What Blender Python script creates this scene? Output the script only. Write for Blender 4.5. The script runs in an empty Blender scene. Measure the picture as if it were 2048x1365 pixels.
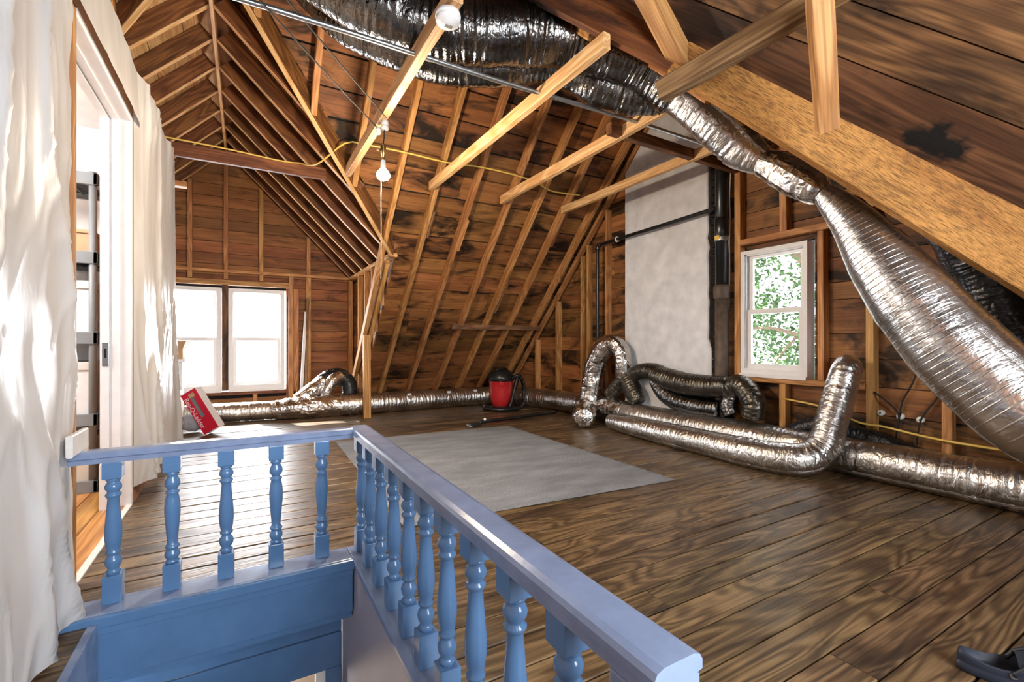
import bpy, bmesh, math, random
from mathutils import Vector as V, Matrix, noise

R = random.Random(11)
sc = bpy.context.scene
C = sc.collection

# ---------------------------------------------------------------- camera
cam_d = bpy.data.cameras.new('camera')
cam_d.sensor_width = 36.0
cam_d.lens = 36.0 * 930.0 / 2048.0
cam_d.clip_start = 0.02
cam = bpy.data.objects.new('camera', cam_d)
C.objects.link(cam)
cam.location = (0.0, 0.0, 1.0)
cam.rotation_euler = (math.radians(90.0), 0.0, math.radians(-29.864))
sc.camera = cam

# ---------------------------------------------------------------- light
world = bpy.data.worlds.new('sky')
sc.world = world
world.use_nodes = True
bg = world.node_tree.nodes['Background']
bg.inputs['Color'].default_value = (0.90, 0.95, 1.0, 1.0)
bg.inputs['Strength'].default_value = 2.6

def lamp(name, kind, loc, energy, color=(1, 1, 1), aim=None, **kw):
    d = bpy.data.lights.new(name, kind)
    d.energy = energy
    d.color = color
    for k, v in kw.items():
        setattr(d, k, v)
    o = bpy.data.objects.new(name, d)
    C.objects.link(o)
    o.location = loc
    if aim is not None:
        o.rotation_euler = V(aim).to_track_quat('-Z', 'Y').to_euler()
    return o

lamp('sun', 'SUN', (-3, 16, 10), 16.0, (1.0, 0.95, 0.86), (0.34, -1.0, -0.84), angle=0.009)
# daylight at the dormer windows, then an added fill behind the viewer
lamp('window_daylight_far', 'AREA', (-0.25, 8.12, 1.03), 115.0, (0.93, 0.96, 1.0), (0, -1, -0.05), shape='RECTANGLE', size=1.5, size_y=1.4)
lamp('front_fill_light', 'AREA', (1.0, -1.52, 1.55), 84.0, (0.92, 0.96, 1.0), (0, 1, 0.05), shape='RECTANGLE', size=1.9, size_y=1.5)
sc.cycles.max_bounces = 5
sc.cycles.use_light_tree = False
sc.cycles.adaptive_threshold = 0.05
sc.cycles.diffuse_bounces = 3
sc.cycles.glossy_bounces = 3
sc.view_settings.view_transform = 'Standard'
sc.view_settings.look = 'None'
sc.view_settings.exposure = 1.05
sc.view_settings.gamma = 1.0
sc.view_settings.use_curve_mapping = False

# ---------------------------------------------------------------- materials
def srgb(r, g, b):
    f = lambda c: (c / 255 / 12.92) if c / 255 <= 0.04045 else ((c / 255 + 0.055) / 1.055) ** 2.4
    return (f(r), f(g), f(b), 1.0)

class NT:
    def __init__(self, name):
        self.m = bpy.data.materials.new(name)
        self.m.use_nodes = True
        self.t = self.m.node_tree
        self.b = self.t.nodes['Principled BSDF']
        self.out = self.t.nodes['Material Output']
    def n(self, kind, **kw):
        x = self.t.nodes.new(kind)
        for k, v in kw.items():
            setattr(x, k, v)
        return x
    def l(self, a, b):
        self.t.links.new(a, b)
    def math(self, op, a, b=None, c=None):
        x = self.n('ShaderNodeMath', operation=op)
        for i, v in enumerate((a, b, c)):
            if v is None:
                continue
            if isinstance(v, (int, float)):
                x.inputs[i].default_value = v
            else:
                self.l(v, x.inputs[i])
        return x.outputs[0]
    def vec(self, op, a, b):
        x = self.n('ShaderNodeVectorMath', operation=op)
        for i, v in enumerate((a, b)):
            if isinstance(v, tuple):
                x.inputs[i].default_value = v
            else:
                self.l(v, x.inputs[i])
        return x.outputs[0]
    def noise(self, vec, scale=1.0, detail=3.0, rough=0.55, dist=0.0):
        x = self.n('ShaderNodeTexNoise')
        x.inputs['Scale'].default_value = scale
        x.inputs['Detail'].default_value = detail
        x.inputs['Roughness'].default_value = rough
        x.inputs['Distortion'].default_value = dist
        self.l(vec, x.inputs['Vector'])
        return x.outputs['Fac']
    def ramp(self, fac, stops):
        x = self.n('ShaderNodeValToRGB')
        e = x.color_ramp.elements
        while len(e) < len(stops):
            e.new(0.5)
        for k, (p, c) in enumerate(stops):
            e[k].position = p
            e[k].color = c if len(c) == 4 else (*c, 1)
        self.l(fac, x.inputs['Fac'])
        return x.outputs['Color']
    def mix(self, fac, a, b, blend='MIX'):
        x = self.n('ShaderNodeMix', data_type='RGBA', blend_type=blend)
        for s, v in ((x.inputs[0], fac), (x.inputs[6], a), (x.inputs[7], b)):
            if isinstance(v, (int, float)):
                s.default_value = v
            elif isinstance(v, tuple):
                s.default_value = v
            else:
                self.l(v, s)
        return x.outputs[2]
    def bump(self, h, strength, dist=0.01):
        x = self.n('ShaderNodeBump')
        x.inputs['Strength'].default_value = strength
        x.inputs['Distance'].default_value = dist
        self.l(h, x.inputs['Height'])
        self.l(x.outputs['Normal'], self.b.inputs['Normal'])
    def coords(self, which='Object'):
        return self.n('ShaderNodeTexCoord').outputs[which]

G0, G1 = (0, 0, 0, 1), (1, 1, 1, 1)

def wood(name, light, mid, dark, stain=0.45, stain_amt=0.8, rough=0.6, vary=0.5, rings=26.0, knots=0.5, spec=0.3, bump=0.25, lscale=1.0, fine=1.0, fibre=0.45, fy=1.0):
    """plank wood, grain along the piece's own X axis, each piece its own figure"""
    t = NT(name)
    rnd = t.n('ShaderNodeObjectInfo').outputs['Random']
    off = t.n('ShaderNodeCombineXYZ')
    t.l(t.math('MULTIPLY', rnd, 61.0), off.inputs[0])
    t.l(t.math('MULTIPLY', rnd, 23.0), off.inputs[1])
    t.l(t.math('MULTIPLY', rnd, 37.0), off.inputs[2])
    p = t.vec('ADD', t.coords(), off.outputs[0])
    a = t.noise(t.vec('MULTIPLY', p, (0.8 * lscale, 5.0, 5.0)), 1.0, 2.0, 0.5, 0.6)
    ring = t.math('MULTIPLY_ADD', t.math('SINE', t.math('MULTIPLY', a, rings * 3.0)), 0.5, 0.5)
    fib = t.noise(t.vec('MULTIPLY', p, (2.5 * fine, 95.0 * fy, 95.0 * fy)), 1.0, 1.0, 0.6)
    st = t.noise(t.vec('MULTIPLY', p, (1.3 * lscale, 3.2, 3.2)), 1.0, 4.0, 0.66, 0.7)
    v = t.n('ShaderNodeTexVoronoi')
    v.inputs['Scale'].default_value = 1.0
    t.l(t.vec('MULTIPLY', p, (1.6, 5.5, 5.5)), v.inputs['Vector'])
    kn = t.ramp(v.outputs['Distance'], [(0.05, G1), (0.13, G0)])
    col = t.mix(ring, mid, light)
    col = t.mix(t.math('MULTIPLY', fib, 0.75), col, mid, 'MULTIPLY') if False else t.mix(t.ramp(fib, [(0.3, (fibre,) * 3), (0.62, (0, 0, 0))]), col, dark)
    sm = t.ramp(st, [(stain + 0.03, G0), (stain + 0.17, (stain_amt,) * 3)])
    col = t.mix(sm, col, dark)
    if knots:
        col = t.mix(t.math('MULTIPLY', kn, knots), col, dark)
    h = t.n('ShaderNodeHueSaturation')
    t.l(col, h.inputs['Color'])
    t.l(t.math('MULTIPLY_ADD', rnd, vary, 1.0 - vary * 0.5), h.inputs['Value'])
    h.inputs['Saturation'].default_value = 1.0
    t.l(t.math('MULTIPLY_ADD', t.math('FRACT', t.math('MULTIPLY', rnd, 7.3)), 0.016, 0.494), h.inputs['Hue'])
    t.l(h.outputs['Color'], t.b.inputs['Base Color'])
    t.l(t.math('MULTIPLY_ADD', st, 0.25, rough - 0.12), t.b.inputs['Roughness'])
    t.b.inputs['Specular IOR Level'].default_value = spec
    t.bump(t.math('ADD', t.math('MULTIPLY', ring, 0.35), fib), bump, 0.004)
    return t.m

def plain(name, col, rough=0.5, metal=0.0, var=0.12, nscale=9.0, bump=0.0, spec=0.5):
    t = NT(name)
    p = t.coords()
    f = t.noise(p, nscale, 4.0)
    d = tuple(c * (1 - var) for c in col[:3]) + (1,)
    l = tuple(min(1, c * (1 + var)) for c in col[:3]) + (1,)
    t.l(t.ramp(f, [(0.3, d), (0.7, l)]), t.b.inputs['Base Color'])
    t.b.inputs['Roughness'].default_value = rough
    t.b.inputs['Metallic'].default_value = metal
    t.b.inputs['Specular IOR Level'].default_value = spec
    if bump:
        t.bump(t.noise(p, nscale * 4, 4.0), bump, 0.004)
    return t.m

def foil(name, col, rough=0.22, crinkle=0.7, coil=0.35, scale=1.0, dark=None, metal=1.0, ribs=0.0, cells=0.12):
    """metallised duct jacket: UV.x runs along the duct in metres, UV.y round it"""
    t = NT(name)
    uv = t.coords('UV')
    o = t.coords()
    cr = t.noise(t.vec('MULTIPLY', uv, (34.0 * scale, 9.0 * scale, 1.0)), 1.0, 4.0, 0.6, 0.5)
    v = t.n('ShaderNodeTexVoronoi', feature='DISTANCE_TO_EDGE')
    v.inputs['Scale'].default_value = 1.0
    t.l(t.vec('ADD', t.vec('MULTIPLY', o, (22.0 * scale,) * 3), t.n('ShaderNodeCombineXYZ').outputs[0]), v.inputs['Vector'])
    ed = t.ramp(v.outputs['Distance'], [(0.0, G0), (0.22, G1)])
    w = t.n('ShaderNodeTexWave', wave_type='BANDS', bands_direction='X')
    w.inputs['Scale'].default_value = 9.0
    w.inputs['Distortion'].default_value = 1.2
    t.l(uv, w.inputs['Vector'])
    h = t.math('ADD', t.math('MULTIPLY', cr, 1.0), t.math('MULTIPLY', ed, cells))
    h = t.math('ADD', h, t.math('MULTIPLY', w.outputs['Fac'], coil))
    if ribs:
        sx = t.n('ShaderNodeSeparateXYZ')
        t.l(t.vec('ADD', uv, (0, 0, 0)), sx.inputs[0])
        fr = t.math('FRACT', t.math('MULTIPLY_ADD', t.noise(t.vec('MULTIPLY', uv, (2.0, 6.0, 1.0)), 1.0, 2.0), 0.25, t.math('MULTIPLY', sx.outputs[0], 34.0)))
        h = t.math('ADD', h, t.math('MULTIPLY', t.ramp(fr, [(0.42, G0), (0.5, G1), (0.58, G0)]), ribs))
    t.bump(h, crinkle, 0.02)
    big = t.noise(o, 3.0, 3.0)
    dk = dark or tuple(c * 0.6 for c in col[:3]) + (1,)
    t.l(t.ramp(big, [(0.35, dk), (0.62, col)]), t.b.inputs['Base Color'])
    t.b.inputs['Metallic'].default_value = metal
    t.b.inputs['Roughness'].default_value = rough
    return t.m

M = {}
M['sheath'] = wood('sheathing_wood', srgb(160, 106, 62), srgb(132, 84, 47), srgb(27, 18, 12), 0.46, 0.95, 0.6, 0.7, 6, 0.9, 0.3, 0.25, 1.0, 1.0, 0.35)
M['sheath_clean'] = wood('reddish_sheathing_wood', srgb(164, 104, 60), srgb(138, 82, 45), srgb(34, 22, 14), 0.53, 0.85, 0.6, 0.5, 6, 0.8, 0.3, 0.25, 1.0, 1.0, 0.35)
M['sheath_dark'] = wood('stained_sheathing_wood', srgb(128, 88, 56), srgb(88, 58, 36), srgb(22, 16, 12), 0.46, 0.85, 0.6, 0.5, 14, 0.6)
M['rafter'] = wood('rafter_wood', srgb(208, 152, 96), srgb(174, 118, 68), srgb(92, 58, 34), 0.58, 0.6, 0.55, 0.30, 18, 0.45)
M['tie'] = wood('pale_tie_wood', srgb(230, 186, 138), srgb(206, 154, 104), srgb(136, 90, 54), 0.62, 0.5, 0.5, 0.2, 16, 0.5)
M['hewn'] = wood('rough_sawn_beam_wood', srgb(194, 132, 72), srgb(166, 106, 54), srgb(70, 42, 22), 0.58, 0.5, 0.7, 0.2, 5, 0.3, 0.25, 0.8, 1.0, 9.0, 0.75, 2.4)
M['redbeam'] = wood('red_brown_beam_wood', srgb(136, 86, 50), srgb(102, 60, 34), srgb(30, 19, 13), 0.55, 0.7, 0.55, 0.3, 18, 0.4)
M['redbeam2'] = wood('dark_red_beam_wood', srgb(120, 66, 38), srgb(92, 46, 26), srgb(28, 16, 12), 0.52, 0.8, 0.5, 0.2, 12, 0.5)
M['floor'] = wood('floor_plank_wood', srgb(130, 103, 72), srgb(84, 63, 43), srgb(32, 24, 18), 0.48, 0.65, 0.38, 0.42, 26, 0.4, 0.5, 0.30, 1.0, 1.0, 0.6)
M['floor2'] = wood('side_room_floor_wood', srgb(206, 150, 88), srgb(178, 118, 60), srgb(100, 60, 30), 0.6, 0.5, 0.35, 0.2, 16, 0.3, 0.5, 0.1)
M['grey'] = wood('weathered_brown_wood', srgb(150, 112, 78), srgb(116, 80, 52), srgb(52, 36, 26), 0.55, 0.6, 0.6, 0.2, 22, 0.3)
M['dark'] = plain('shadowed_back_boards', srgb(17, 12, 9), 0.9, 0, 0.3, 4)  # near black: the shade in the board gaps is put into the colour
M['blue'] = plain('blue_gloss_paint', srgb(84, 120, 162), 0.2, 0, 0.10, 7, 0.06)
M['blue2'] = plain('blue_gloss_paint_lit', srgb(122, 138, 170), 0.2, 0, 0.16, 11, 0.08)  # the blue made paler and greyer, light reflected off the rail put into it
M['lav'] = plain('grey_lavender_wall_paint', srgb(168, 162, 172), 0.35, 0, 0.06, 5)
M['white'] = plain('white_paint', srgb(232, 230, 230), 0.38, 0, 0.04, 12, 0.03)
M['offwhite'] = plain('aged_white_paint', srgb(214, 210, 206), 0.45, 0, 0.08, 22, 0.05)
M['plaster'] = plain('parged_chimney_plaster', srgb(214, 214, 217), 0.8, 0, 0.14, 6, 0.5)
M['cream'] = plain('cream_wall_paint', srgb(216, 204, 188), 0.6, 0, 0.04, 4)
M['black'] = plain('black_plastic_pipe', srgb(24, 26, 28), 0.3, 0, 0.2, 8)
M['iron'] = plain('rusty_cast_iron', srgb(92, 78, 66), 0.6, 0.3, 0.35, 14, 0.25)
M['steel'] = plain('galvanised_steel', srgb(176, 180, 182), 0.3, 0.9, 0.1, 20)
M['brass'] = plain('brass_shell', srgb(176, 150, 100), 0.3, 1.0, 0.1, 20)
M['yellow'] = plain('yellow_cable_jacket', srgb(222, 186, 92), 0.4, 0, 0.08, 20)
M['cable'] = plain('black_cloth_cable', srgb(30, 26, 24), 0.7, 0, 0.2, 30)
M['porcelain'] = plain('white_porcelain', srgb(232, 230, 224), 0.2, 0, 0.05, 10)
M['red'] = plain('red_vacuum_plastic', srgb(190, 40, 44), 0.38, 0, 0.08, 6)
M['redcard'] = plain('red_printed_card', srgb(206, 24, 54), 0.45, 0, 0.05, 8)
M['card'] = plain('brown_cardboard', srgb(186, 150, 116), 0.8, 0, 0.08, 12)
M['grplast'] = plain('grey_shelf_plastic', srgb(126, 132, 136), 0.45, 0, 0.06, 8)
M['dkplast'] = plain('dark_shelf_grid', srgb(48, 52, 56), 0.5, 0, 0.1, 8)
M['navy'] = plain('navy_foam_rubber', srgb(34, 40, 54), 0.5, 0, 0.12, 30, 0.05)
M['sack'] = plain('grey_sack_cloth', srgb(166, 160, 164), 0.7, 0, 0.15, 12, 0.2)
M['kraft'] = plain('brown_kraft_backing', srgb(150, 100, 60), 0.8, 0, 0.2, 8)
M['batt'] = plain('brown_torn_paper', srgb(120, 68, 38), 0.8, 0, 0.35, 16, 0.6)
M['foil'] = foil('silver_duct_foil', (0.74, 0.71, 0.68, 1), 0.30, 0.55, 0.08, 0.8)
M['foil_s'] = foil('smooth_silver_duct_foil', (0.72, 0.705, 0.69, 1), 0.27, 0.26, 0.0, ribs=0.7)
M['foil_c'] = foil('crumpled_silver_foil', (0.74, 0.70, 0.66, 1), 0.2, 0.28, 0.0, 0.8, cells=0.45)
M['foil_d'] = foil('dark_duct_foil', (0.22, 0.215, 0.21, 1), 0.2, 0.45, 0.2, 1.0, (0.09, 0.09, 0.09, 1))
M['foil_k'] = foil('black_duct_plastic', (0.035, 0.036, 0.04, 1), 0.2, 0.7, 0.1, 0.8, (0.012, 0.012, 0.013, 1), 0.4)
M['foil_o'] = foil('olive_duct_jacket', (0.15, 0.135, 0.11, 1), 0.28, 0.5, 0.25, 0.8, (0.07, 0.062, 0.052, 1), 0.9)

def glass_mat():
    t = NT('window_glass')
    tr = t.n('ShaderNodeBsdfTransparent')
    gl = t.n('ShaderNodeBsdfGlossy')
    gl.inputs['Roughness'].default_value = 0.02
    mx = t.n('ShaderNodeMixShader')
    mx.inputs[0].default_value = 0.06
    t.l(tr.outputs[0], mx.inputs[1])
    t.l(gl.outputs[0], mx.inputs[2])
    t.l(mx.outputs[0], t.out.inputs['Surface'])
    return t.m
M['glass'] = glass_mat()

def sheet_mat():
    t = NT('milky_plastic_sheet')
    p = t.coords()
    f = t.noise(t.vec('MULTIPLY', p, (3.0, 5.0, 1.3)), 1.0, 4.0, 0.55, 0.6)
    t.l(t.ramp(f, [(0.3, srgb(208, 204, 202)), (0.65, srgb(232, 231, 231))]), t.b.inputs['Base Color'])
    t.b.inputs['Roughness'].default_value = 0.34
    t.b.inputs['Specular IOR Level'].default_value = 0.65
    g = t.noise(t.vec('MULTIPLY', p, (14.0, 16.0, 5.0)), 1.0, 5.0, 0.6, 1.5)
    t.bump(g, 0.10, 0.02)
    tl = t.n('ShaderNodeBsdfTranslucent')
    tl.inputs['Color'].default_value = (0.85, 0.84, 0.83, 1)
    mx = t.n('ShaderNodeMixShader')
    mx.inputs[0].default_value = 0.22
    t.l(t.b.outputs[0], mx.inputs[1])
    t.l(tl.outputs[0], mx.inputs[2])
    t.l(mx.outputs[0], t.out.inputs['Surface'])
    return t.m
M['sheet'] = sheet_mat()

def carpet_mat():
    t = NT('grey_carpet_pile')
    p = t.coords()
    f = t.noise(p, 160.0, 3.0, 0.7)
    b = t.noise(t.vec('MULTIPLY', p, (2.0, 6.0, 1.0)), 1.0, 4.0, 0.6)
    col = t.mix(t.ramp(b, [(0.35, (0.1, 0.1, 0.1)), (0.7, (0.9, 0.9, 0.9))]), srgb(120, 122, 127), srgb(156, 158, 163))
    t.l(t.mix(t.ramp(f, [(0.35, (0.55, 0.55, 0.55)), (0.6, G0)]), col, srgb(70, 71, 76)), t.b.inputs['Base Color'])
    t.b.inputs['Roughness'].default_value = 0.9
    t.b.inputs['Specular IOR Level'].default_value = 0.1
    t.bump(f, 0.6, 0.006)
    return t.m
M['carpet'] = carpet_mat()

def emit(name, col, s):
    t = NT(name)
    t.b.inputs['Emission Color'].default_value = col
    t.b.inputs['Emission Strength'].default_value = s
    return t.m
M['bulb'] = emit('lit_bulb_glass', (1.0, 0.86, 0.66, 1), 40.0)

def leaf_mat():
    t = NT('tree_leaf')
    r = t.noise(t.coords(), 2.2, 2.0)
    c = t.ramp(r, [(0.3, srgb(24, 58, 30)), (0.7, srgb(86, 122, 62))])
    t.l(c, t.b.inputs['Base Color'])
    t.b.inputs['Roughness'].default_value = 0.5
    tl = t.n('ShaderNodeBsdfTranslucent')
    t.l(c, tl.inputs['Color'])
    mx = t.n('ShaderNodeMixShader')
    mx.inputs[0].default_value = 0.4
    t.l(t.b.outputs[0], mx.inputs[1])
    t.l(tl.outputs[0], mx.inputs[2])
    t.l(mx.outputs[0], t.out.inputs['Surface'])
    return t.m
M['leaf'] = leaf_mat()
M['bark'] = plain('tree_bark', srgb(128, 106, 86), 0.8, 0, 0.3, 12, 0.5)

# ---------------------------------------------------------------- builders
def put(o, parent):
    C.objects.link(o)
    if parent is not None:
        o.parent = parent
        # every parent below is placed by translation only
        base = V((0, 0, 0))
        q = parent
        w = world_of(parent)
        o.matrix_parent_inverse = w.inverted()
    return o

_W = {}
def world_of(o):
    return _W.get(o.name, Matrix.Identity(4))

def tag(o, label, cat, group=None):
    o['label'] = label
    o['category'] = cat
    if group:
        o['group'] = group
    return o

def thing(name, label, cat, loc=(0, 0, 0), group=None):
    o = bpy.data.objects.new(name, None)
    o.empty_display_size = 0.1
    C.objects.link(o)
    o.location = loc
    _W[o.name] = Matrix.Translation(V(loc))
    return tag(o, label, cat, group)

def structure(o, label, cat):
    o['kind'] = 'structure'
    o['label'] = label
    o['category'] = cat
    return o

def holder(name, label, cat, parent=None, loc=(0, 0, 0)):
    o = bpy.data.objects.new(name, None)
    o.empty_display_size = 0.1
    C.objects.link(o)
    o.location = loc
    _W[o.name] = Matrix.Translation(V(loc))
    if parent is None:
        structure(o, label, cat)
    else:
        o.parent = parent
        o.matrix_parent_inverse = world_of(parent).inverted()
    return o

def mesh(name, verts, faces, mat, parent=None, mtx=None, smooth=False, uvs=None):
    """verts are local to mtx (identity = world); a top-level mesh gets its origin at its base"""
    if mtx is None:
        if parent is None:
            xs = [v[0] for v in verts]; ys = [v[1] for v in verts]; zs = [v[2] for v in verts]
            o0 = V(((min(xs) + max(xs)) / 2, (min(ys) + max(ys)) / 2, min(zs)))
        else:
            xs = [v[0] for v in verts]; ys = [v[1] for v in verts]; zs = [v[2] for v in verts]
            o0 = V((sum(xs) / len(xs), sum(ys) / len(ys), sum(zs) / len(zs)))
        verts = [V(v) - o0 for v in verts]
        mtx = Matrix.Translation(o0)
    me = bpy.data.meshes.new(name)
    me.from_pydata([tuple(v) for v in verts], [], faces)
    if uvs:
        ul = me.uv_layers.new(name='UVMap')
        for lp in me.loops:
            ul.data[lp.index].uv = uvs[lp.vertex_index]
    if smooth:
        me.polygons.foreach_set('use_smooth', [True] * len(me.polygons))
    me.materials.append(mat if not isinstance(mat, str) else M[mat])
    me.validate()
    me.update()
    o = bpy.data.objects.new(name, me)
    put(o, parent)
    o.matrix_basis = mtx
    _W[o.name] = mtx
    return o

def join(*parts):
    vs, fs = [], []
    for v, f in parts:
        n = len(vs)
        vs += list(v)
        fs += [tuple(i + n for i in q) for q in f]
    return vs, fs

def boxg(x0, x1, y0, y1, z0, z1, c=0.0):
    if c <= 0:
        v = [(x, y, z) for x in (x0, x1) for y in (y0, y1) for z in (z0, z1)]
        f = [(0, 1, 3, 2), (4, 6, 7, 5), (0, 4, 5, 1), (2, 3, 7, 6), (0, 2, 6, 4), (1, 5, 7, 3)]
        return v, f
    bm = bmesh.new()
    bmesh.ops.create_cube(bm, size=1.0)
    for q in bm.verts:
        q.co = V(((x0 + x1) / 2 + q.co.x * (x1 - x0), (y0 + y1) / 2 + q.co.y * (y1 - y0), (z0 + z1) / 2 + q.co.z * (z1 - z0)))
    bmesh.ops.bevel(bm, geom=bm.edges[:], offset=c, segments=2, affect='EDGES', profile=0.6)
    v = [tuple(q.co) for q in bm.verts]
    f = [tuple(q.index for q in p.verts) for p in bm.faces]
    bm.free()
    return v, f

def box(name, x0, x1, y0, y1, z0, z1, mat, parent=None, c=0.0):
    return mesh(name, *boxg(x0, x1, y0, y1, z0, z1, c), mat, parent)

def frame(p0, p1, up):
    x = (V(p1) - V(p0)).normalized()
    u = V(up)
    z = (u - x * u.dot(x)).normalized()
    y = z.cross(x)
    m = Matrix((x, y, z)).transposed().to_4x4()
    m.translation = V(p0)
    return m

def beam(name, p0, p1, w, h, mat, parent=None, up=(0, 0, 1), oy=0.0, oz=0.0, ch=0.004, seg=1, rough=0.0, h1=None):
    """board from p0 to p1; w across, h along up; p0-p1 is the middle of the lower face (plus oy, oz)"""
    m = frame(p0, p1, up)
    L = (V(p1) - V(p0)).length
    vs, fs = [], []
    h1 = h if h1 is None else h1
    rr = random.Random(int((p0[0] * 7 + p0[1] * 13 + p0[2] * 29) * 1000))
    for k in range(seg + 1):
        t = k / seg
        hh = h + (h1 - h) * t
        c = min(ch, w * 0.3, hh * 0.3)
        prof = [(-w / 2 + c, 0), (w / 2 - c, 0), (w / 2, c), (w / 2, hh - c), (w / 2 - c, hh), (-w / 2 + c, hh), (-w / 2, hh - c), (-w / 2, c)]
        jy = rr.uniform(-rough, rough); jz = rr.uniform(-rough, rough)
        for (y, z) in prof:
            vs.append((L * t, y + oy + jy + rr.uniform(-rough, rough) * 0.5, z + oz + jz + rr.uniform(-rough, rough) * 0.5))
    for k in range(seg):
        a = k * 8
        for i in range(8):
            j = (i + 1) % 8
            fs.append((a + i, a + j, a + 8 + j, a + 8 + i)[::-1])
    fs.append(tuple(range(8)))
    fs.append(tuple(range(seg * 8 + 7, seg * 8 - 1, -1)))
    fs = [tuple(reversed(f)) for f in fs]
    return mesh(name, vs, fs, mat, parent, m)

def plank(name, a, b, c, d, n, th, mat, parent):
    """board with corners a-b (one long edge) and d-c (the other), thickness th along n"""
    a, b, c, d, n = V(a), V(b), V(c), V(d), V(n).normalized()
    x = (b - a).normalized()
    z = (n - x * n.dot(x)).normalized()
    m = Matrix((x, z.cross(x), z)).transposed().to_4x4()
    m.translation = a
    inv = m.inverted()
    q = [inv @ p for p in (a, b, c, d)]
    vs = [tuple(p) for p in q] + [(p.x, p.y, p.z + th) for p in q]
    fs = [(3, 2, 1, 0), (4, 5, 6, 7), (0, 1, 5, 4), (1, 2, 6, 5), (2, 3, 7, 6), (3, 0, 4, 7)]
    return mesh(name, vs, fs, mat, parent, m)

def spline(pts, step):
    P = [V(p) for p in pts]
    out = []
    n = len(P)
    for i in range(n - 1):
        p0 = P[max(i - 1, 0)]; p1 = P[i]; p2 = P[i + 1]; p3 = P[min(i + 2, n - 1)]
        k = max(2, int((p2 - p1).length / step))
        for j in range(k):
            t = j / k
            out.append((0.5 * ((2 * p1) + (p2 - p0) * t + (2 * p0 - 5 * p1 + 4 * p2 - p3) * t * t + (3 * p1 - p0 - 3 * p2 + p3) * t ** 3), i + t))
    out.append((P[-1], n - 1.0))
    return out

def tubeg(pts, r, sides=10, step=0.05, rn=0.0, nf=6.0, cap=True, close=0.0, coil=0.0, sag=0.0, seed=0.0, pinch=0.0):
    sp = spline(pts, step)
    rp = random.Random(len(sp) + int(abs(pts[0][0]) * 100))
    creases = []
    if pinch:
        q = 0.05
        while q < 8.0:
            creases.append((q, rp.uniform(0, 6.28), rp.uniform(0.4, 1.0), rp.uniform(-0.03, 0.03)))
            q += rp.choice((0.03, 0.05, 0.07, 0.10, 0.14, 0.2))
    rad = r if isinstance(r, (list, tuple)) else [r] * len(pts)
    vs, fs, uv = [], [], []
    N = len(sp)
    prev = None
    dist = 0.0
    for k, (p, t) in enumerate(sp):
        a = sp[max(k - 1, 0)][0]; b = sp[min(k + 1, N - 1)][0]
        d = (b - a).normalized()
        if prev is None:
            prev = d.orthogonal().normalized()
        prev = (prev - d * prev.dot(d)).normalized()
        s = d.cross(prev)
        if k:
            dist += (p - sp[k - 1][0]).length
        i = min(int(t), len(rad) - 2)
        rr = rad[i] + (rad[i + 1] - rad[i]) * (t - i)
        if close:
            e = min(k, N - 1 - k) * step
            if e < close:
                rr *= math.sqrt(max(0.02, 1 - (1 - e / close) ** 2))
        rr *= 1 + coil * math.sin(dist * 2 * math.pi / 0.075)
        for q in range(sides):
            an = 2 * math.pi * q / sides
            dv = prev * math.cos(an) + s * math.sin(an)
            k2 = 1.0
            if rn:
                w = p + dv * rr
                k2 += rn * (noise.noise(w * nf + V((seed, 0, 0))) + 0.5 * noise.noise(w * nf * 2.7 + V((0, seed, 0))))
            for (cq, ca, cs, ck) in creases:
                dd = dist - cq - ck * math.cos(an - ca)
                if abs(dd) < 0.035:
                    k2 -= pinch * cs * max(0.0, math.cos((an - ca) * 0.5)) * math.exp(-(dd / 0.011) ** 2) - 0.35 * pinch * cs * math.exp(-((abs(dd) - 0.02) / 0.01) ** 2)
            z = dv * rr * k2
            if sag:
                z.z *= 1 - sag
            vs.append(p + z)
            uv.append((dist, an * rr))
    for k in range(N - 1):
        for q in range(sides):
            j = (q + 1) % sides
            fs.append((k * sides + q, k * sides + j, (k + 1) * sides + j, (k + 1) * sides + q))
    if cap:
        fs.append(tuple(range(sides - 1, -1, -1)))
        fs.append(tuple(range((N - 1) * sides, N * sides)))
    return vs, fs, uv

def tube(name, pts, r, mat, parent=None, **kw):
    v, f, uv = tubeg(pts, r, **kw)
    return mesh(name, v, f, mat, parent, None, True, uv)

def latheg(prof, sides=20, centre=(0, 0, 0), axis='Z'):
    vs, fs = [], []
    n = len(prof)
    for (r, z) in prof:
        for q in range(sides):
            a = 2 * math.pi * q / sides
            vs.append((r * math.cos(a) + centre[0], r * math.sin(a) + centre[1], z + centre[2]) if axis == 'Z' else
                      ((z + centre[0], r * math.cos(a) + centre[1], r * math.sin(a) + centre[2]) if axis == 'X' else
                       (r * math.sin(a) + centre[0], z + centre[1], r * math.cos(a) + centre[2])))
    for k in range(n - 1):
        for q in range(sides):
            j = (q + 1) % sides
            fs.append((k * sides + q, k * sides + j, (k + 1) * sides + j, (k + 1) * sides + q))
    fs.append(tuple(range(sides - 1, -1, -1)))
    fs.append(tuple(range((n - 1) * sides, n * sides)))
    return vs, fs

def lathe(name, prof, mat, parent=None, sides=20, centre=(0, 0, 0), axis='Z', smooth=True):
    return mesh(name, *latheg(prof, sides, centre, axis), mat, parent, None, smooth)

def prismg(prof, p0, p1, up=(0, 0, 1)):
    """profile (y, z) swept from p0 to p1"""
    m = frame(p0, p1, up)
    L = (V(p1) - V(p0)).length
    n = len(prof)
    vs = [tuple(m @ V((x, y, z))) for x in (0, L) for (y, z) in prof]
    fs = [(i, (i + 1) % n, n + (i + 1) % n, n + i) for i in range(n)]
    fs += [tuple(range(n - 1, -1, -1)), tuple(range(n, 2 * n))]
    return vs, fs

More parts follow.
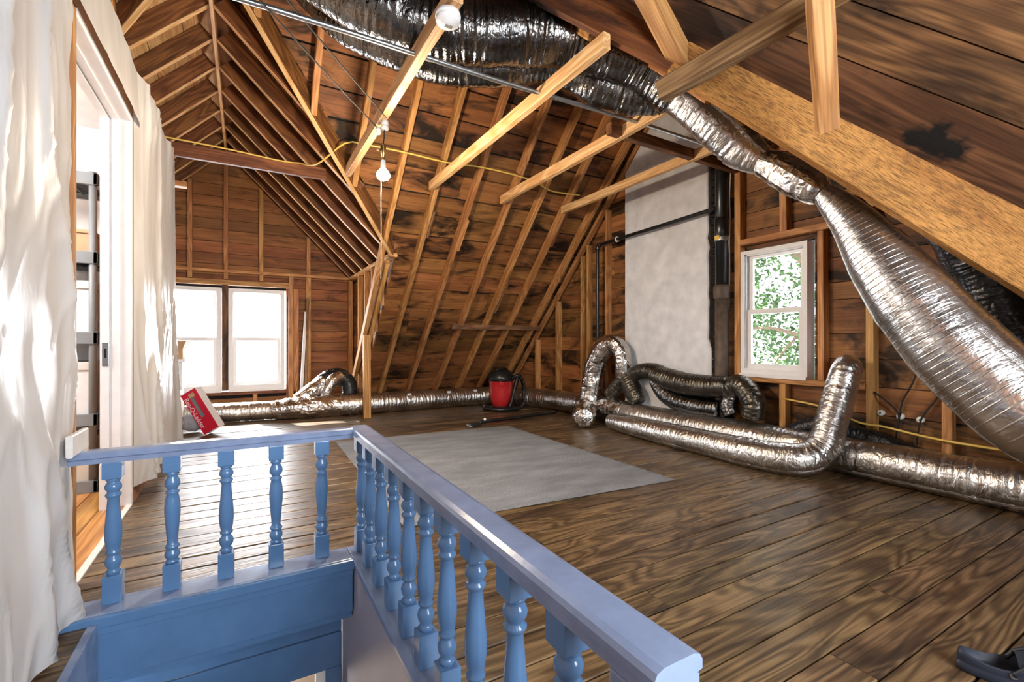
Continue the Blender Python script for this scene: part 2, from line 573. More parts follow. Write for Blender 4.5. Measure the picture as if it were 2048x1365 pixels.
def knot_board(inv, centre):
    """the stained board again, with one big black knot where the board has it"""
    m = M['sheath_dark'].copy()
    m.name = 'board_with_black_knot'
    nt = m.node_tree
    b = nt.nodes['Principled BSDF']
    src = b.inputs['Base Color'].links[0].from_socket
    q = inv @ V(centre)
    N = nt.nodes.new; Lk = nt.links.new
    tc = N('ShaderNodeTexCoord'); mp = N('ShaderNodeMapping'); gr = N('ShaderNodeVectorMath'); rp = N('ShaderNodeValToRGB'); mx = N('ShaderNodeMix'); nz = N('ShaderNodeTexNoise'); ad = N('ShaderNodeMath')
    mp.vector_type = 'POINT'
    mp.inputs['Scale'].default_value = (3.6, 6.0, 6.0)
    mp.inputs['Location'].default_value = (-q.x * 3.6, -q.y * 6.0, -q.z * 6.0)
    Lk(tc.outputs['Object'], mp.inputs['Vector'])
    gr.operation = 'LENGTH'
    Lk(mp.outputs[0], gr.inputs[0])
    nz.inputs['Scale'].default_value = 14.0; nz.inputs['Detail'].default_value = 4.0
    Lk(tc.outputs['Object'], nz.inputs['Vector'])
    ad.operation = 'MULTIPLY_ADD'; ad.inputs[1].default_value = 0.9
    Lk(nz.outputs['Fac'], ad.inputs[0]); Lk(gr.outputs['Value'], ad.inputs[2])
    e = rp.color_ramp.elements
    e[0].position = 0.80; e[0].color = (1, 1, 1, 1); e[1].position = 1.45; e[1].color = (0, 0, 0, 1)
    Lk(ad.outputs[0], rp.inputs['Fac'])
    mx.data_type = 'RGBA'
    Lk(rp.outputs['Color'], mx.inputs[0]); Lk(src, mx.inputs[6]); mx.inputs[7].default_value = (0.006, 0.006, 0.006, 1)
    Lk(mx.outputs[2], b.inputs['Base Color'])
    return m

# ================================================================ THE SETTING
def polyslab(name, pts, n, th, mat, parent=None):
    n = V(n).normalized()
    k = len(pts)
    vs = [V(p) for p in pts] + [V(p) + n * th for p in pts]
    fs = [tuple(range(k)), tuple(range(2 * k - 1, k - 1, -1))] + [(i, (i + 1) % k, k + (i + 1) % k, k + i)[::-1] for i in range(k)]
    return mesh(name, vs, fs, mat, parent)

# ---- floor: planks run across the room (X), stairwell hole at X -0.46..0.42, Y < 2.16
sub = join(boxg(-0.74, 4.2, 2.20, 8.0, -0.22, -0.034), boxg(0.45, 4.2, -1.7, 2.20, -0.22, -0.034),
           boxg(-0.74, -0.475, -1.7, 2.20, -0.22, -0.034), boxg(-3.0, -0.74, 4.72, 8.0, -0.22, -0.034))
floor = structure(mesh('floor', *sub, M['dark']), 'old brown wooden plank floor of the attic', 'floor')
ys = [0.511]
y = 0.511
while y > -1.65:
    y -= R.uniform(0.134, 0.146); ys.insert(0, y)
known = [0.651, 0.788, 0.93, 1.075, 1.216, 1.355, 1.498, 1.626, 1.765]
ys += known
y = known[-1]
while y < 7.95:
    y += R.uniform(0.132, 0.146); ys.append(y)
for a, b in zip(ys[:-1], ys[1:]):
    g = R.choice((0.004, 0.005, 0.006, 0.006, 0.008, 0.012))
    runs = []
    if b <= 2.21:
        runs.append((0.45, 4.16))
        runs.append((-0.6, -0.478))
    else:
        runs.append((-0.6 if b < 5.5 else -2.9, 4.16))
    for (x0, x1) in runs:
        cuts = [x0, x1]
        if x1 - x0 > 2 and R.random() < 0.4:
            cuts = [x0, R.uniform(x0 + 0.8, x1 - 0.8), x1]
        for c0, c1 in zip(cuts[:-1], cuts[1:]):
            dz = R.uniform(-0.0018, 0.0018)
            beam('plank', (c0 + 0.001, (a + b) / 2, -0.03 + dz), (c1 - 0.001, (a + b) / 2, -0.03 + dz), b - a - g, 0.03, M['floor'], floor, ch=0.003)

# ---- roof
XD, ZR = -0.23, 3.70            # dormer ridge, underside of its rafters
ceiling = holder('ceiling', 'exposed wooden rafters and board sheathing of the sloping attic roof', 'roof')
rear = polyslab('rear_slope', [(1.55, 7.58, -0.05), (4.2, 7.58, -0.05), (4.2, 3.36, 4.17), (-3, 3.36, 4.17), (-3, 7.58, -0.05), (-2.01, 7.58, -0.05), (-2.01, 5.41, 2.12), (XD, 3.63, 3.90), (1.55, 5.41, 2.12)], (0, 1, 1), 0.03, M['dark'], ceiling)
zs = [-0.03, 0.2, 0.406, 0.591, 0.836, 1.079, 1.271, 1.44, 1.67, 1.857, 2.022]
z = zs[-1]
while z < 4.0:
    z += R.uniform(0.16, 0.23); zs.append(min(z, 4.13))
def hw(z):
    return max(-0.02, min(1.77, 3.9 - z))
for z0, z1 in zip(zs[:-1], zs[1:]):
    for side in (1, -1):
        e = 4.16 if side > 0 else -2.98
        s0 = XD + side * hw(z0); s1 = XD + side * hw(z1)
        cuts = [(s0, s1)]
        if side > 0 and R.random() < 0.6:
            q = R.uniform(1.9, 3.8); cuts.append((q, q + R.uniform(-0.004, 0.004)))
        cuts.append((e, e))
        for (a0, a1), (b0, b1) in zip(cuts[:-1], cuts[1:]):
            zz0, zz1 = z0 + 0.006, z1 - 0.006
            dd = R.uniform(0, 0.012)
            pts = [(a0 + side * 0.002, 7.5 - zz0 + dd, zz0), (b0 - side * 0.002, 7.5 - zz0 + dd, zz0), (b1 - side * 0.002, 7.5 - zz1 + dd, zz1), (a1 + side * 0.002, 7.5 - zz1 + dd, zz1)]
            plank('plank', *pts, (0, 1, 1), 0.02, M['sheath'], rear)
for x in (-1.7, -1.25, -0.8, -0.36, 0.08, 0.52, 0.95, 1.37, 1.79, 2.22, 2.69, 3.09, 3.49, 3.92):
    d = abs(x - XD)
    zb = 0.0 if d > 1.55 else 3.72 - d
    o = beam('rafter', (x, 7.35 - zb, zb), (x + R.uniform(-0.012, 0.012), 3.38, 3.97), 0.052, 0.104, M['rafter'], rear, up=(0, 1, 1), seg=8, rough=0.002)
# doubled trimmer beside the dormer and short sister boards
beam('rafter', (1.44, 6.85, 0.5), (1.45, 5.45, 1.9), 0.05, 0.095, M['rafter'], rear, up=(0, 1, 1), oz=-0.01)
beam('sister_board', (1.835, 5.16, 2.19), (1.835, 4.92, 2.43), 0.03, 0.06, M['grey'], rear, up=(0, 1, 1), oz=0.015)
beam('sister_board', (2.255, 5.25, 2.10), (2.255, 4.95, 2.40), 0.03, 0.07, M['rafter'], rear, up=(0, 1, 1), oz=-0.005)
beam('sister_board', (3.53, 5.1, 2.25), (3.53, 4.7, 2.65), 0.03, 0.08, M['redbeam'], rear, up=(0, 1, 1), oz=-0.008)
beam('sister_board', (3.135, 5.95, 1.4), (3.135, 5.55, 1.8), 0.03, 0.08, M['grey'], rear, up=(0, 1, 1), oz=0.0)
# valley rafters of the dormer; shaded side and lit lower edge put into the colours
for s in (1, -1):
    beam('valley_rafter', (XD, 3.66, 3.69), (XD + s * 1.70, 5.36, 1.99), 0.035, 0.19, M['redbeam'], rear, up=(0, 0, 1), seg=3, rough=0.001)
    beam('valley_edge', (XD, 3.66, 3.69), (XD + s * 1.70, 5.36, 1.99), 0.040, 0.010, M['tie'], rear, up=(0, 0, 1), oz=-0.011, ch=0.001)
# main ridge
beam('ridge_board', (-2.9, 3.365, 3.94), (4.15, 3.365, 3.94), 0.04, 0.19, M['redbeam'], rear)

dorm = polyslab('dormer_slope', [(XD, 3.6, 3.93), (XD, 7.98, 3.93), (1.60, 7.98, 2.10), (1.60, 5.43, 2.10)], (1, 0, 1), 0.03, M['dark'], ceiling)
dorl = polyslab('dormer_slope', [(XD, 7.98, 3.93), (XD, 3.6, 3.93), (-2.06, 5.43, 2.10), (-2.06, 7.98, 2.10)], (-1, 0, 1), 0.03, M['dark'], ceiling)
for s, par in ((1, dorm), (-1, dorl)):
    d = 0.0
    while d < 1.78:
        e = min(1.79, d + R.uniform(0.17, 0.24))
        plank('plank', (XD + s * d, 3.62 + d, 3.9 - d), (XD + s * d, 7.95, 3.9 - d), (XD + s * (e - .004), 7.95, 3.9 - e + .004), (XD + s * (e - .004), 3.62 + e, 3.9 - e + .004), (s, 0, 1), 0.02, M['sheath'] if s > 0 else M['tie'], par)  # left slope takes a paler wood, the strong light there put into its colour
        d = e
    for yk in (4.42, 4.90, 5.39, 5.88, 6.36, 6.83, 7.28, 7.74):
        de = min(1.72, yk - 3.70)
        beam('rafter', (XD + s * de, yk, ZR - de), (XD + s * 0.016, yk, ZR - 0.016), 0.042, 0.138, M['redbeam'], par, up=(s, 0, 1), ch=0.003)
        # bulb-lit lower edges come as pale strips laid on further down
beam('ridge_board', (XD, 3.72, 3.62), (XD, 7.92, 3.62), 0.03, 0.22, M['rafter'], dorm)
for s, par in ((1, dorm), (-1, dorl)):
    for yk in (4.42, 4.90, 5.39, 5.88, 6.36, 6.83, 7.28, 7.74):
        de = min(1.72, yk - 3.70)
        beam('rafter_edge', (XD + s * de, yk, ZR - de), (XD + s * 0.016, yk, ZR - 0.016), 0.044, 0.006, M['tie'], par, up=(s, 0, 1), oz=-0.0065, ch=0.001)  # pale strip holds the bulb's light on the edge in its colour

frontd = polyslab('front_slope', [(0.515, 3.365, 4.165), (4.2, 3.365, 4.165), (4.2, -0.30, 0.50)], (0, -1, 1), 0.03, M['dark'], ceiling)
z = 0.55
while z < 4.0:
    e = min(4.12, z + R.uniform(0.18, 0.24))
    plank('plank', (4.16, z - 0.77, z), (4.63 - z + 0.05, z - 0.77, z), (4.63 - e + 0.05, e - 0.774, e - .004), (4.16, e - 0.774, e - .004), (0, -1, 1), 0.02, M['sheath_dark'], frontd)
    z = e
for x in (1.3, 1.75, 2.2, 2.6, 3.05, 3.5, 3.92):
    zb = 4.5 - x
    if zb < 3.9:
        beam('rafter', (x, zb - 0.62, zb), (x, 3.35, 3.97), 0.05, 0.104, M['rafter'], frontd, up=(0, -1, 1))
crossd = polyslab('cross_gable_slope', [(0.515, 3.365, 4.165), (4.2, -0.30, 0.48), (4.2, -1.7, 0.48), (0.515, -1.7, 4.165)], (1, 0, 1), 0.03, M['dark'], ceiling)
# its boards lie along the valley
e1 = V((1, -1.14, -1)).normalized(); nn = V((1, 0, 1)).normalized(); e2 = nn.cross(e1)
if e2.y > 0:
    e2 = -e2
P0 = V((2.273, 1.477, 2.357))
sA = (V((2.335, 1.096, 2.295)) - P0).dot(e2); sB = (V((2.227, 0.956, 2.403)) - P0).dot(e2)
edges = [-0.16, -0.05 + 0 * sA, sA, sB, sB + (sB - sA) * 1.05]
edges = [-0.30, sA, sB]
while edges[-1] < 2.6:
    edges.append(edges[-1] + R.uniform(0.19, 0.25))
for k, (a, b) in enumerate(zip(edges[:-1], edges[1:])):
    def at(s, x):
        q = P0 + e2 * s
        return q + e1 * ((x - q.x) / e1.x)
    x0, x1 = 0.53, 4.1
    if k == 0:
        vl = lambda x: V((x, 1.477 + 0.025 - (x - 2.273), 4.63 - x))
        x0 = 0.8
        ya = [vl(x0), vl(x1), at(b - .004, x1), at(b - .004, x0)]
    else:
      ya = [at(s, x) for s, x in ((a + .004, x0), (a + .004, x1), (b - .004, x1), (b - .004, x0))]
    pk = plank('plank', *ya, (1, 0, 1), 0.02, M['sheath_dark'], crossd)
    if k == 0:
        pk.data.materials[0] = knot_board(world_of(pk).inverted(), (2.725, 0.874, 1.905))
crossl = polyslab('cross_gable_slope', [(0.515, 3.365, 4.165), (0.515, -1.7, 4.165), (-3.0, -1.7, 0.65), (-3.0, -0.15, 0.65)], (-1, 0, 1), 0.03, M['dark'], ceiling)
polyslab('front_slope', [(0.515, 3.365, 4.165), (-3.0, -0.15, 0.65), (-3.0, 3.365, 4.165)], (0, -1, 1), 0.03, M['dark'], ceiling)

# ---- gable wall on the right (X = 4.165), window Y 2.13..2.74, Z 0.68..1.85
wr = structure(mesh('wall_right', *join(boxg(4.17, 4.24, -1.7, 2.12, -0.05, 4.3), boxg(4.17, 4.24, 2.75, 7.7, -0.05, 4.3), boxg(4.17, 4.24, 2.12, 2.75, -0.05, 0.67), boxg(4.17, 4.24, 2.12, 2.75, 1.855, 4.3)), M['dark']),
               'wooden gable wall of studs and boards with the chimney and a window', 'wall')
zs = [0.0, 0.22, 0.44, 0.65, 0.86, 1.061, 1.335, 1.476, 1.678, 1.86]
z = zs[-1]
while z < 4.05:
    z += R.uniform(0.16, 0.25); zs.append(min(z, 4.08))
for z0, z1 in zip(zs[:-1], zs[1:]):
    segs = [(max(-1.68, z0 - 0.77), max(-1.68, z1 - 0.77), 7.5 - z0, 7.5 - z1)]
    if z0 < 1.85 and z1 > 0.70:
        s = segs[0]
        segs = [(s[0], s[1], 2.12, 2.12), (2.75, 2.75, s[2], s[3])]
    out = []
    for s in segs:
        if s[2] - s[0] > 2.5 and R.random() < 0.6:
            q = R.uniform(s[0] + 1, s[2] - 1)
            out += [(s[0], s[1], q, q), (q, q, s[2], s[3])]
        else:
            out.append(s)
    for (a0, a1, b0, b1) in out:
        plank('plank', (4.15, a0 + .002, z0 + .003), (4.15, b0 - .002, z0 + .003), (4.15, b1 - .002, z1 - .003), (4.15, a1 + .002, z1 - .003), (1, 0, 0), 0.02, M['sheath'], wr)
def gstud(name, yc, w, z0, z1, mat='rafter', x=4.065, d=0.085):
    return beam(name, (x, yc, z0), (x, yc, z1), w, d, M[mat], wr, up=(1, 0, 0), ch=0.003, seg=3, rough=0.0015)
for yc, w in ((6.31, 0.05), (5.735, 0.055), (5.145, 0.03), (5.015, 0.03), (4.63, 0.04)):
    gstud('stud', yc, w, 0.0, 7.33 - yc)
gstud('stud', 2.775, 0.06, 0.0, 3.3)
gstud('stud', 2.34, 0.06, 1.96, 2.9)
gstud('stud', 2.035, 0.045, 0.68, 1.9)
gstud('stud', 2.345, 0.055, 0.0, 0.63)
gstud('stud', 1.69, 0.05, 0.0, 2.28)
gstud('stud', 1.25, 0.05, 0.0, 1.85)
gstud('stud', 0.8, 0.05, 0.0, 1.4)
beam('header', (4.065, 1.70, 1.935), (4.065, 2.745, 1.93), 0.055, 0.085, M['rafter'], wr, up=(1, 0, 0))
beam('rough_sill', (4.055, 1.72, 0.655), (4.055, 2.85, 0.65), 0.05, 0.095, M['rafter'], wr, up=(1, 0, 0))
beam('sole_plate', (4.065, 0.2, 0.0), (4.065, 7.2, 0.0), 0.045, 0.085, M['sheath_dark'], wr, up=(1, 0, 0), oy=-0.024)
beam('gable_plate', (4.075, 7.35, 0.0), (4.075, 3.40, 3.95), 0.075, 0.05, M['rafter'], wr, up=(0, 1, 1))
beam('gable_plate', (4.075, 0.0, 0.62), (4.075, 3.35, 3.97), 0.075, 0.05, M['rafter'], wr, up=(0, -1, 1))

# ---- dormer end wall (Y = 7.95) with the two tall windows
wf = structure(mesh('wall_far', *join(boxg(-3.0, -1.06, 7.96, 8.03, -0.05, 2.2), boxg(0.55, 1.62, 7.96, 8.03, -0.05, 2.2), boxg(-1.06, 0.55, 7.96, 8.03, -0.05, 0.26), boxg(-1.06, 0.55, 7.96, 8.03, 1.775, 2.2),
               ([(-2.0, 7.96, 2.2), (1.6, 7.96, 2.2), (XD, 7.96, 3.98), (-2.0, 8.03, 2.2), (1.6, 8.03, 2.2), (XD, 8.03, 3.98)], [(0, 1, 2), (5, 4, 3), (0, 3, 4, 1), (1, 4, 5, 2), (2, 5, 3, 0)])), M['dark']),
               'board and stud end wall of the dormer with two tall windows', 'wall')
z = 0.0
while z < 3.85:
    e = z + R.uniform(0.14, 0.185)
    h0 = min(1.76, 3.9 - z); h1 = max(0.0, min(1.76, 3.9 - e))
    segs = [(XD - h0, XD - h1, XD + h0, XD + h1)]
    if z < 1.77 and e > 0.27:
        segs = [(-2.0, -2.0, -1.06, -1.06), (0.55, 0.55, 1.54, 1.54)]
    for (a0, a1, b0, b1) in segs:
        plank('plank', (a0, 7.935, z), (b0, 7.935, z), (b1, 7.935, e - .006), (a1, 7.935, e - .006), (0, 1, 0), 0.02, M['sheath_clean'], wf)
    z = e
def fstud(name, x, w, z0, z1, mat='rafter', y=7.85, d=0.08):
    return beam(name, (x, y, z0), (x, y, z1), w, d, M[mat], wf, up=(0, 1, 0), ch=0.003)
for x in (-1.12, -0.667, -0.24, 0.21, 0.857):
    fstud('stud', x, 0.055, 2.03, 3.70 - abs(x - XD))
for x in (-0.667, -0.24, 0.21):
    fstud('stud', x, 0.055, 1.89, 1.985)
fstud('stud', 0.612, 0.066, 0.0, 1.985)
fstud('stud', 0.684, 0.072, 0.24, 1.80, y=7.87)
fstud('stud', 0.857, 0.07, 0.0, 1.985)
fstud('stud', 1.49, 0.07, 0.0, 1.985)
fstud('stud', 0.13, 0.06, 0.0, 0.215)
beam('top_plate', (-2.0, 7.845, 2.008), (1.53, 7.845, 2.008), 0.045, 0.09, M['rafter'], wf, up=(0, 1, 0))
beam('header', (-2.0, 7.85, 1.845), (0.58, 7.85, 1.845), 0.075, 0.08, M['rafter'], wf, up=(0, 1, 0))
beam('rough_sill', (-1.6, 7.85, 0.238), (0.54, 7.85, 0.238), 0.05, 0.08, M['redbeam'], wf, up=(0, 1, 0))
fstud('mullion', -0.249, 0.078, 0.28, 1.80, 'sheath_dark', y=7.885, d=0.06)

# ---- dormer side wall
wc = structure(polyslab('wall_dormer', [(1.56, 7.6, -0.05), (1.56, 8.03, -0.05), (1.56, 8.03, 2.16), (1.56, 5.40, 2.16)], (1, 0, 0), 0.05, M['dark']), 'stud side wall of the dormer', 'wall')
z = 0.0
while z < 2.05:
    e = min(2.08, z + R.uniform(0.15, 0.2))
    plank('plank', (1.54, 7.5 - z, z), (1.54, 7.94, z), (1.54, 7.94, e - .004), (1.54, 7.5 - e, e - .004), (1, 0, 0), 0.018, M['sheath'], wc)
    z = e
for yc in (7.1, 6.66, 6.28, 5.95):
    beam('stud', (1.45, yc, max(0.0, 7.40 - yc)), (1.45, yc, 1.98), 0.05, 0.085, M['rafter'], wc, up=(1, 0, 0))
beam('top_plate', (1.45, 5.36, 2.0), (1.45, 7.85, 2.0), 0.045, 0.09, M['rafter'], wc, up=(1, 0, 0))
box('wall_west', -3.05, -2.98, -1.7, 8.0, -0.1, 4.2, M['dark']); structure(bpy.data.objects['wall_west'], 'unlit end of the attic beyond the side room', 'wall')
structure(mesh('wall_eave', *join(boxg(-3.0, -1.98, 7.55, 7.6, -0.1, 2.2),), M['dark']), 'low eave wall beside the dormer', 'wall')

# ---- front wall behind the viewer, with an unseen window added for the fill light
fw = structure(mesh('wall_front', *join(boxg(-3.0, 0.1, -1.76, -1.7, -2.6, 4.3), boxg(2.0, 4.24, -1.76, -1.7, -0.1, 4.3), boxg(0.1, 2.0, -1.76, -1.7, -2.6, 0.75), boxg(0.1, 2.0, -1.76, -1.7, 2.35, 4.3)), M['sheath_dark']),
               'front gable wall with an opening for the added window', 'wall')

# ---- windows
def window(name, label, o, u, n, w, h, tops=0.05, sash=0.05, deep=0.09):
    """o = lower inner corner, u = unit vector across, n = unit vector outwards"""
    o, u, n = V(o), V(u), V(n)
    root = holder(name, label, 'window', loc=tuple(o + u * w / 2))
    def bar(a, b, c, d, e, f):     # across a..b, up c..d, deep e..f
        vs = [tuple(o + u * x + V((0, 0, z)) + n * q) for x in (a, b) for q in (e, f) for z in (c, d)]
        fs = [(0, 1, 3, 2), (4, 6, 7, 5), (0, 4, 5, 1), (2, 3, 7, 6), (0, 2, 6, 4), (1, 5, 7, 3)]
        return vs, fs
    t = tops
    mesh('frame', *join(bar(0, t, 0, h, 0, deep), bar(w - t, w, 0, h, 0, deep), bar(t, w - t, h - t, h, 0, deep), bar(t, w - t, 0, t * 1.3, 0, deep)), M['white'], root)
    mesh('stop', *join(bar(t, t + .012, t * 1.3, h - t, .018, .03), bar(w - t - .012, w - t, t * 1.3, h - t, .018, .03), bar(t, w - t, h - t - .012, h - t, .018, .03)), M['offwhite'], root)
    mid = h * 0.5
    for nm, z0, z1, e, f in (('lower_sash', t * 1.3, mid + .02, .032, .058), ('upper_sash', mid - .02, h - t, .06, .086)):
        s = sash
        q = mesh(nm, *join(bar(t + .004, t + s, z0, z1, e, f), bar(w - t - s, w - t - .004, z0, z1, e, f), bar(t + s, w - t - s, z0, z0 + s * .9, e, f), bar(t + s, w - t - s, z1 - s * .8, z1, e, f)), M['white'], root)
        mesh('pane', *bar(t + s, w - t - s, z0 + s * .9, z1 - s * .8, (e + f) / 2 - .002, (e + f) / 2 + .002), M['glass'], q)
    mesh('sill', *bar(0.0, w, -0.03, 0.0, -0.02, deep), M['white'], root)
    return root
window('window_1', 'bright tall white sash window of the dormer, left of the pair', (-1.02, 7.865, 0.29), (1, 0, 0), (0, 1, 0), 0.73, 1.475)
window('window_2', 'bright tall white sash window of the dormer, right of the pair', (-0.208, 7.865, 0.29), (1, 0, 0), (0, 1, 0), 0.73, 1.475)
window('window_3', 'white sash window in the gable wall with green leaves outside', (4.06, 2.735, 0.70), (0, -1, 0), (1, 0, 0), 0.60, 1.14, 0.035, 0.05, 0.12)
window('window_4_added', 'wide unseen window added in the front gable wall for fill light', (0.1, -1.70, 0.78), (1, 0, 0), (0, -1, 0), 1.9, 1.55)  # unseen window, added to go with the front fill light

# ---- left partition, its doorway (Y 2.55..3.60) and the side room behind it
wl = structure(mesh('wall_left', *join(boxg(-0.74, -0.60, -1.7, 2.50, -0.02, 2.67), boxg(-0.74, -0.60, 3.64, 5.55, -0.02, 2.67), boxg(-0.74, -0.60, 2.50, 3.64, 2.375, 2.67)), M['kraft']),
               'partition wall hung with milky plastic sheeting', 'wall')
d1 = holder('door_1', 'white jamb and head of the doorless opening into the side room', 'doorway', loc=(-0.67, 3.1, 0))
mesh('jamb', *join(boxg(-0.742, -0.598, 3.600, 3.638, 0, 2.37, 0.003), boxg(-0.742, -0.70, 3.586, 3.600, 0, 2.335), boxg(-0.690, -0.655, 3.590, 3.600, 0, 2.335), boxg(-0.745, -0.682, 3.580, 3.600, 0, 0.27)), M['white'], d1)
mesh('head', *join(boxg(-0.742, -0.598, 2.55, 3.60, 2.335, 2.373, 0.003), boxg(-0.742, -0.70, 2.55, 3.586, 2.322, 2.335), boxg(-0.690, -0.655, 2.55, 3.59, 2.326, 2.335)), M['white'], d1)
beam('jamb', (-0.61, 2.525, 0.0), (-0.61, 2.525, 2.36), 0.05, 0.03, M['rafter'], d1, up=(1, 0, 0), oz=-0.02)
sp = mesh('strike_plate', *boxg(-0.732, -0.700, 3.5825, 3.586, 0.85, 0.99, 0.001), M['steel'], d1)
mesh('latch_hole', *boxg(-0.722, -0.710, 3.5815, 3.584, 0.90, 0.955), M['black'], sp)
box('threshold', -0.625, -0.595, 2.55, 3.6, -0.002, 0.008, M['offwhite'], d1, 0.002)
fl2 = structure(box('floor', -3.0, -0.62, -1.7, 4.66, -0.06, -0.024, M['dark']), 'orange plank floor of the side room', 'floor')
x = -0.62
while x > -2.95:
    e = x - R.uniform(0.12, 0.15)
    beam('plank', ((x + e) / 2, -1.6, -0.022), ((x + e) / 2, 4.65, -0.022), x - e - 0.003, 0.022, M['floor2'], fl2)
    x = e
structure(mesh('wall_room', *join(boxg(-3.0, -0.74, 4.66, 4.71, -0.05, 2.67), boxg(-2.98, -2.93, -1.7, 4.7, -0.05, 2.67)), M['white']), 'white painted walls of the side room', 'wall')
structure(mesh('ceiling', *boxg(-3.0, -0.60, -1.7, 4.71, 2.62, 2.675), M['white']), 'white flat ceiling of the side room', 'ceiling')
beam('end_block', (-0.60, 5.50, 2.49), (-0.49, 5.50, 2.49), 0.09, 0.05, M['rafter'], wl)

# ---- stairwell
tr = holder('trim_1', 'blue painted boards lining the stairwell below the railing', 'stairwell', loc=(0, 2.16, -0.2))
mesh('fascia', *join(boxg(-0.455, 0.42, 2.165, 2.19, -0.213, 0.0, 0.003), boxg(-0.455, 0.42, 2.155, 2.166, -0.045, 0.0, 0.003)), M['blue'], tr)
box('nosing', -0.60, 0.43, 2.145, 2.165, -0.018, 0.025, M['blue'], tr, 0.006)
box('soffit', -0.6, 0.42, 2.19, 2.45, -0.25, -0.20, M['blue'], tr)
box('lower_board', -0.60, 0.42, 2.45, 2.475, -0.45, -0.20, M['blue'], tr, 0.003)
box('lower_board', -0.60, 0.42, 2.445, 2.475, -0.625, -0.455, M['blue'], tr, 0.003)
box('corner_post', 0.345, 0.42, 2.44, 2.50, -2.5, -0.62, M['blue'], tr, 0.004)
box('casing', 0.30, 0.345, 2.445, 2.49, -2.5, -0.62, M['white'], tr, 0.006)
mesh('side_board', *join(boxg(0.425, 0.45, -1.0, 2.20, -0.75, -0.003), boxg(0.425, 0.45, 2.20, 2.45, -0.75, -0.215)), M['lav'], tr)
box('side_wall', 0.435, 0.48, -1.0, 2.45, -2.5, -0.70, M['cream'], tr)
box('string_board', -0.478, -0.452, -1.0, 2.163, -0.9, 0.004, M['blue2'], tr, 0.003)
box('side_wall', -0.50, -0.46, -1.0, 2.45, -2.5, -0.5, M['cream'], tr)
structure(mesh('wall_hall', *join(boxg(-1.6, 1.6, 3.6, 3.65, -2.5, -0.22), boxg(-1.65, -1.6, 2.45, 3.65, -2.5, -0.22), boxg(1.6, 1.65, 2.45, 3.65, -2.5, -0.22), boxg(-1.65, -0.5, 2.45, 2.475, -2.5, -0.22), boxg(0.42, 1.65, 2.476, 2.5, -2.5, -0.22), boxg(-0.5, 0.48, -1.05, -1.0, -2.5, -0.22)), M['cream']), 'cream walls of the hall below the stairs', 'wall')
structure(mesh('floor', *boxg(-1.65, 1.65, -1.05, 3.65, -2.56, -2.5), M['floor2']), 'wooden floor of the hall below', 'floor')
st = thing('stair_flight', 'blue painted stair treads going down below the railing', 'stairs', (0, 0.2, -2.5))
for k in range(7):
    box('tread', -0.452, 0.425, -0.55 + k * 0.26, -0.55 + k * 0.26 + 0.28, -0.9 - k * 0.21, -0.9 - k * 0.21 + 0.03, M['blue2'], st, 0.004)
lamp('hall_light', 'POINT', (-0.3, 3.1, -0.9), 14.0, (1.0, 0.9, 0.78), shadow_soft_size=0.12)
lamp('side_room_light', 'POINT', (-1.9, 3.2, 2.2), 70.0, (1.0, 0.95, 0.9), shadow_soft_size=0.15)

# ================================================================ THE THINGS
# ---- stair railing
rail = thing('stair_railing', 'blue painted wooden balustrade with turned balusters round the stairwell', 'railing', (0.47, 2.2, 0.0))
def railprof(w, h):
    c = 0.012
    return [(-w / 2 + .006, 0), (w / 2 - .006, 0), (w / 2 - .006, h * .36), (w / 2 - .010, h * .42), (w / 2, h * .46), (w / 2, h - c), (w / 2 - c * .4, h - c * .35), (w / 2 - c * 1.4, h),
            (-w / 2 + c * 1.4, h), (-w / 2 + c * .4, h - c * .35), (-w / 2, h - c), (-w / 2, h * .46), (-w / 2 + .010, h * .42), (-w / 2 + .006, h * .36)]
mesh('handrail', *prismg(railprof(0.088, 0.046), (0.477, 0.405, 0.549), (0.477, 2.305, 0.549)), M['blue2'], rail)
mesh('handrail', *prismg(railprof(0.078, 0.046), (-0.603, 2.268, 0.549), (0.4335, 2.268, 0.549)), M['blue2'], rail)
box('base_rail', 0.418, 0.535, 0.33, 2.30, -0.002, 0.025, M['blue2'], rail, 0.005)
box('base_rail', -0.60, 0.417, 2.166, 2.30, -0.002, 0.025, M['blue2'], rail, 0.004)
box('bracket', -0.606, -0.575, 2.245, 2.29, 0.47, 0.549, M['blue'], rail, 0.004)
H0, H1 = 0.025, 0.549
prof_n = [(0.000, .028), (.185, .028), (.19, .019), (.20, .019), (.215, .024), (.225, .018), (.235, .017), (.26, .024), (.285, .0265), (.305, .024), (.325, .017), (.335, .016), (.345, .0235), (.355, .0235), (.365, .019),
          (.40, .0235), (.46, .027), (.52, .0265), (.60, .023), (.68, .0195), (.735, .0175), (.745, .021), (.755, .0245), (.765, .0245), (.775, .018), (.785, .019), (.805, .0255), (.825, .026), (.845, .021), (.855, .017), (.865, .023), (.875, .023), (.885, .017)]
def baluster_mesh(flip):
    hh = H1 - H0
    pr = [(r, t * hh) for (t, r) in prof_n if .185 < t < .89]
    if flip:
        pr = [(r, hh * 1.075 - z) for (r, z) in reversed(pr)]
    k = latheg(pr, 18)
    w = .029
    lo = boxg(-w, w, -w, w, 0, pr[0][1] + .002, .003)
    up = boxg(-w, w, -w, w, pr[-1][1] - .002, hh, .003)
    v, f = join(lo, k, up)
    me = bpy.data.meshes.new('baluster')
    me.from_pydata(v, [], f)
    nb = len(lo[1]); nk = len(k[1])
    sm = [False] * len(me.polygons)
    for i in range(nb, nb + nk - 2):
        sm[i] = True
    me.polygons.foreach_set('use_smooth', sm)
    me.materials.append(M['blue'])
    return me
bal = (baluster_mesh(False), baluster_mesh(True))
spots = [(-0.429, 2.262, 0), (-0.249, 2.262, 1), (-0.067, 2.262, 0), (0.117, 2.262, 1), (0.302, 2.262, 1)]
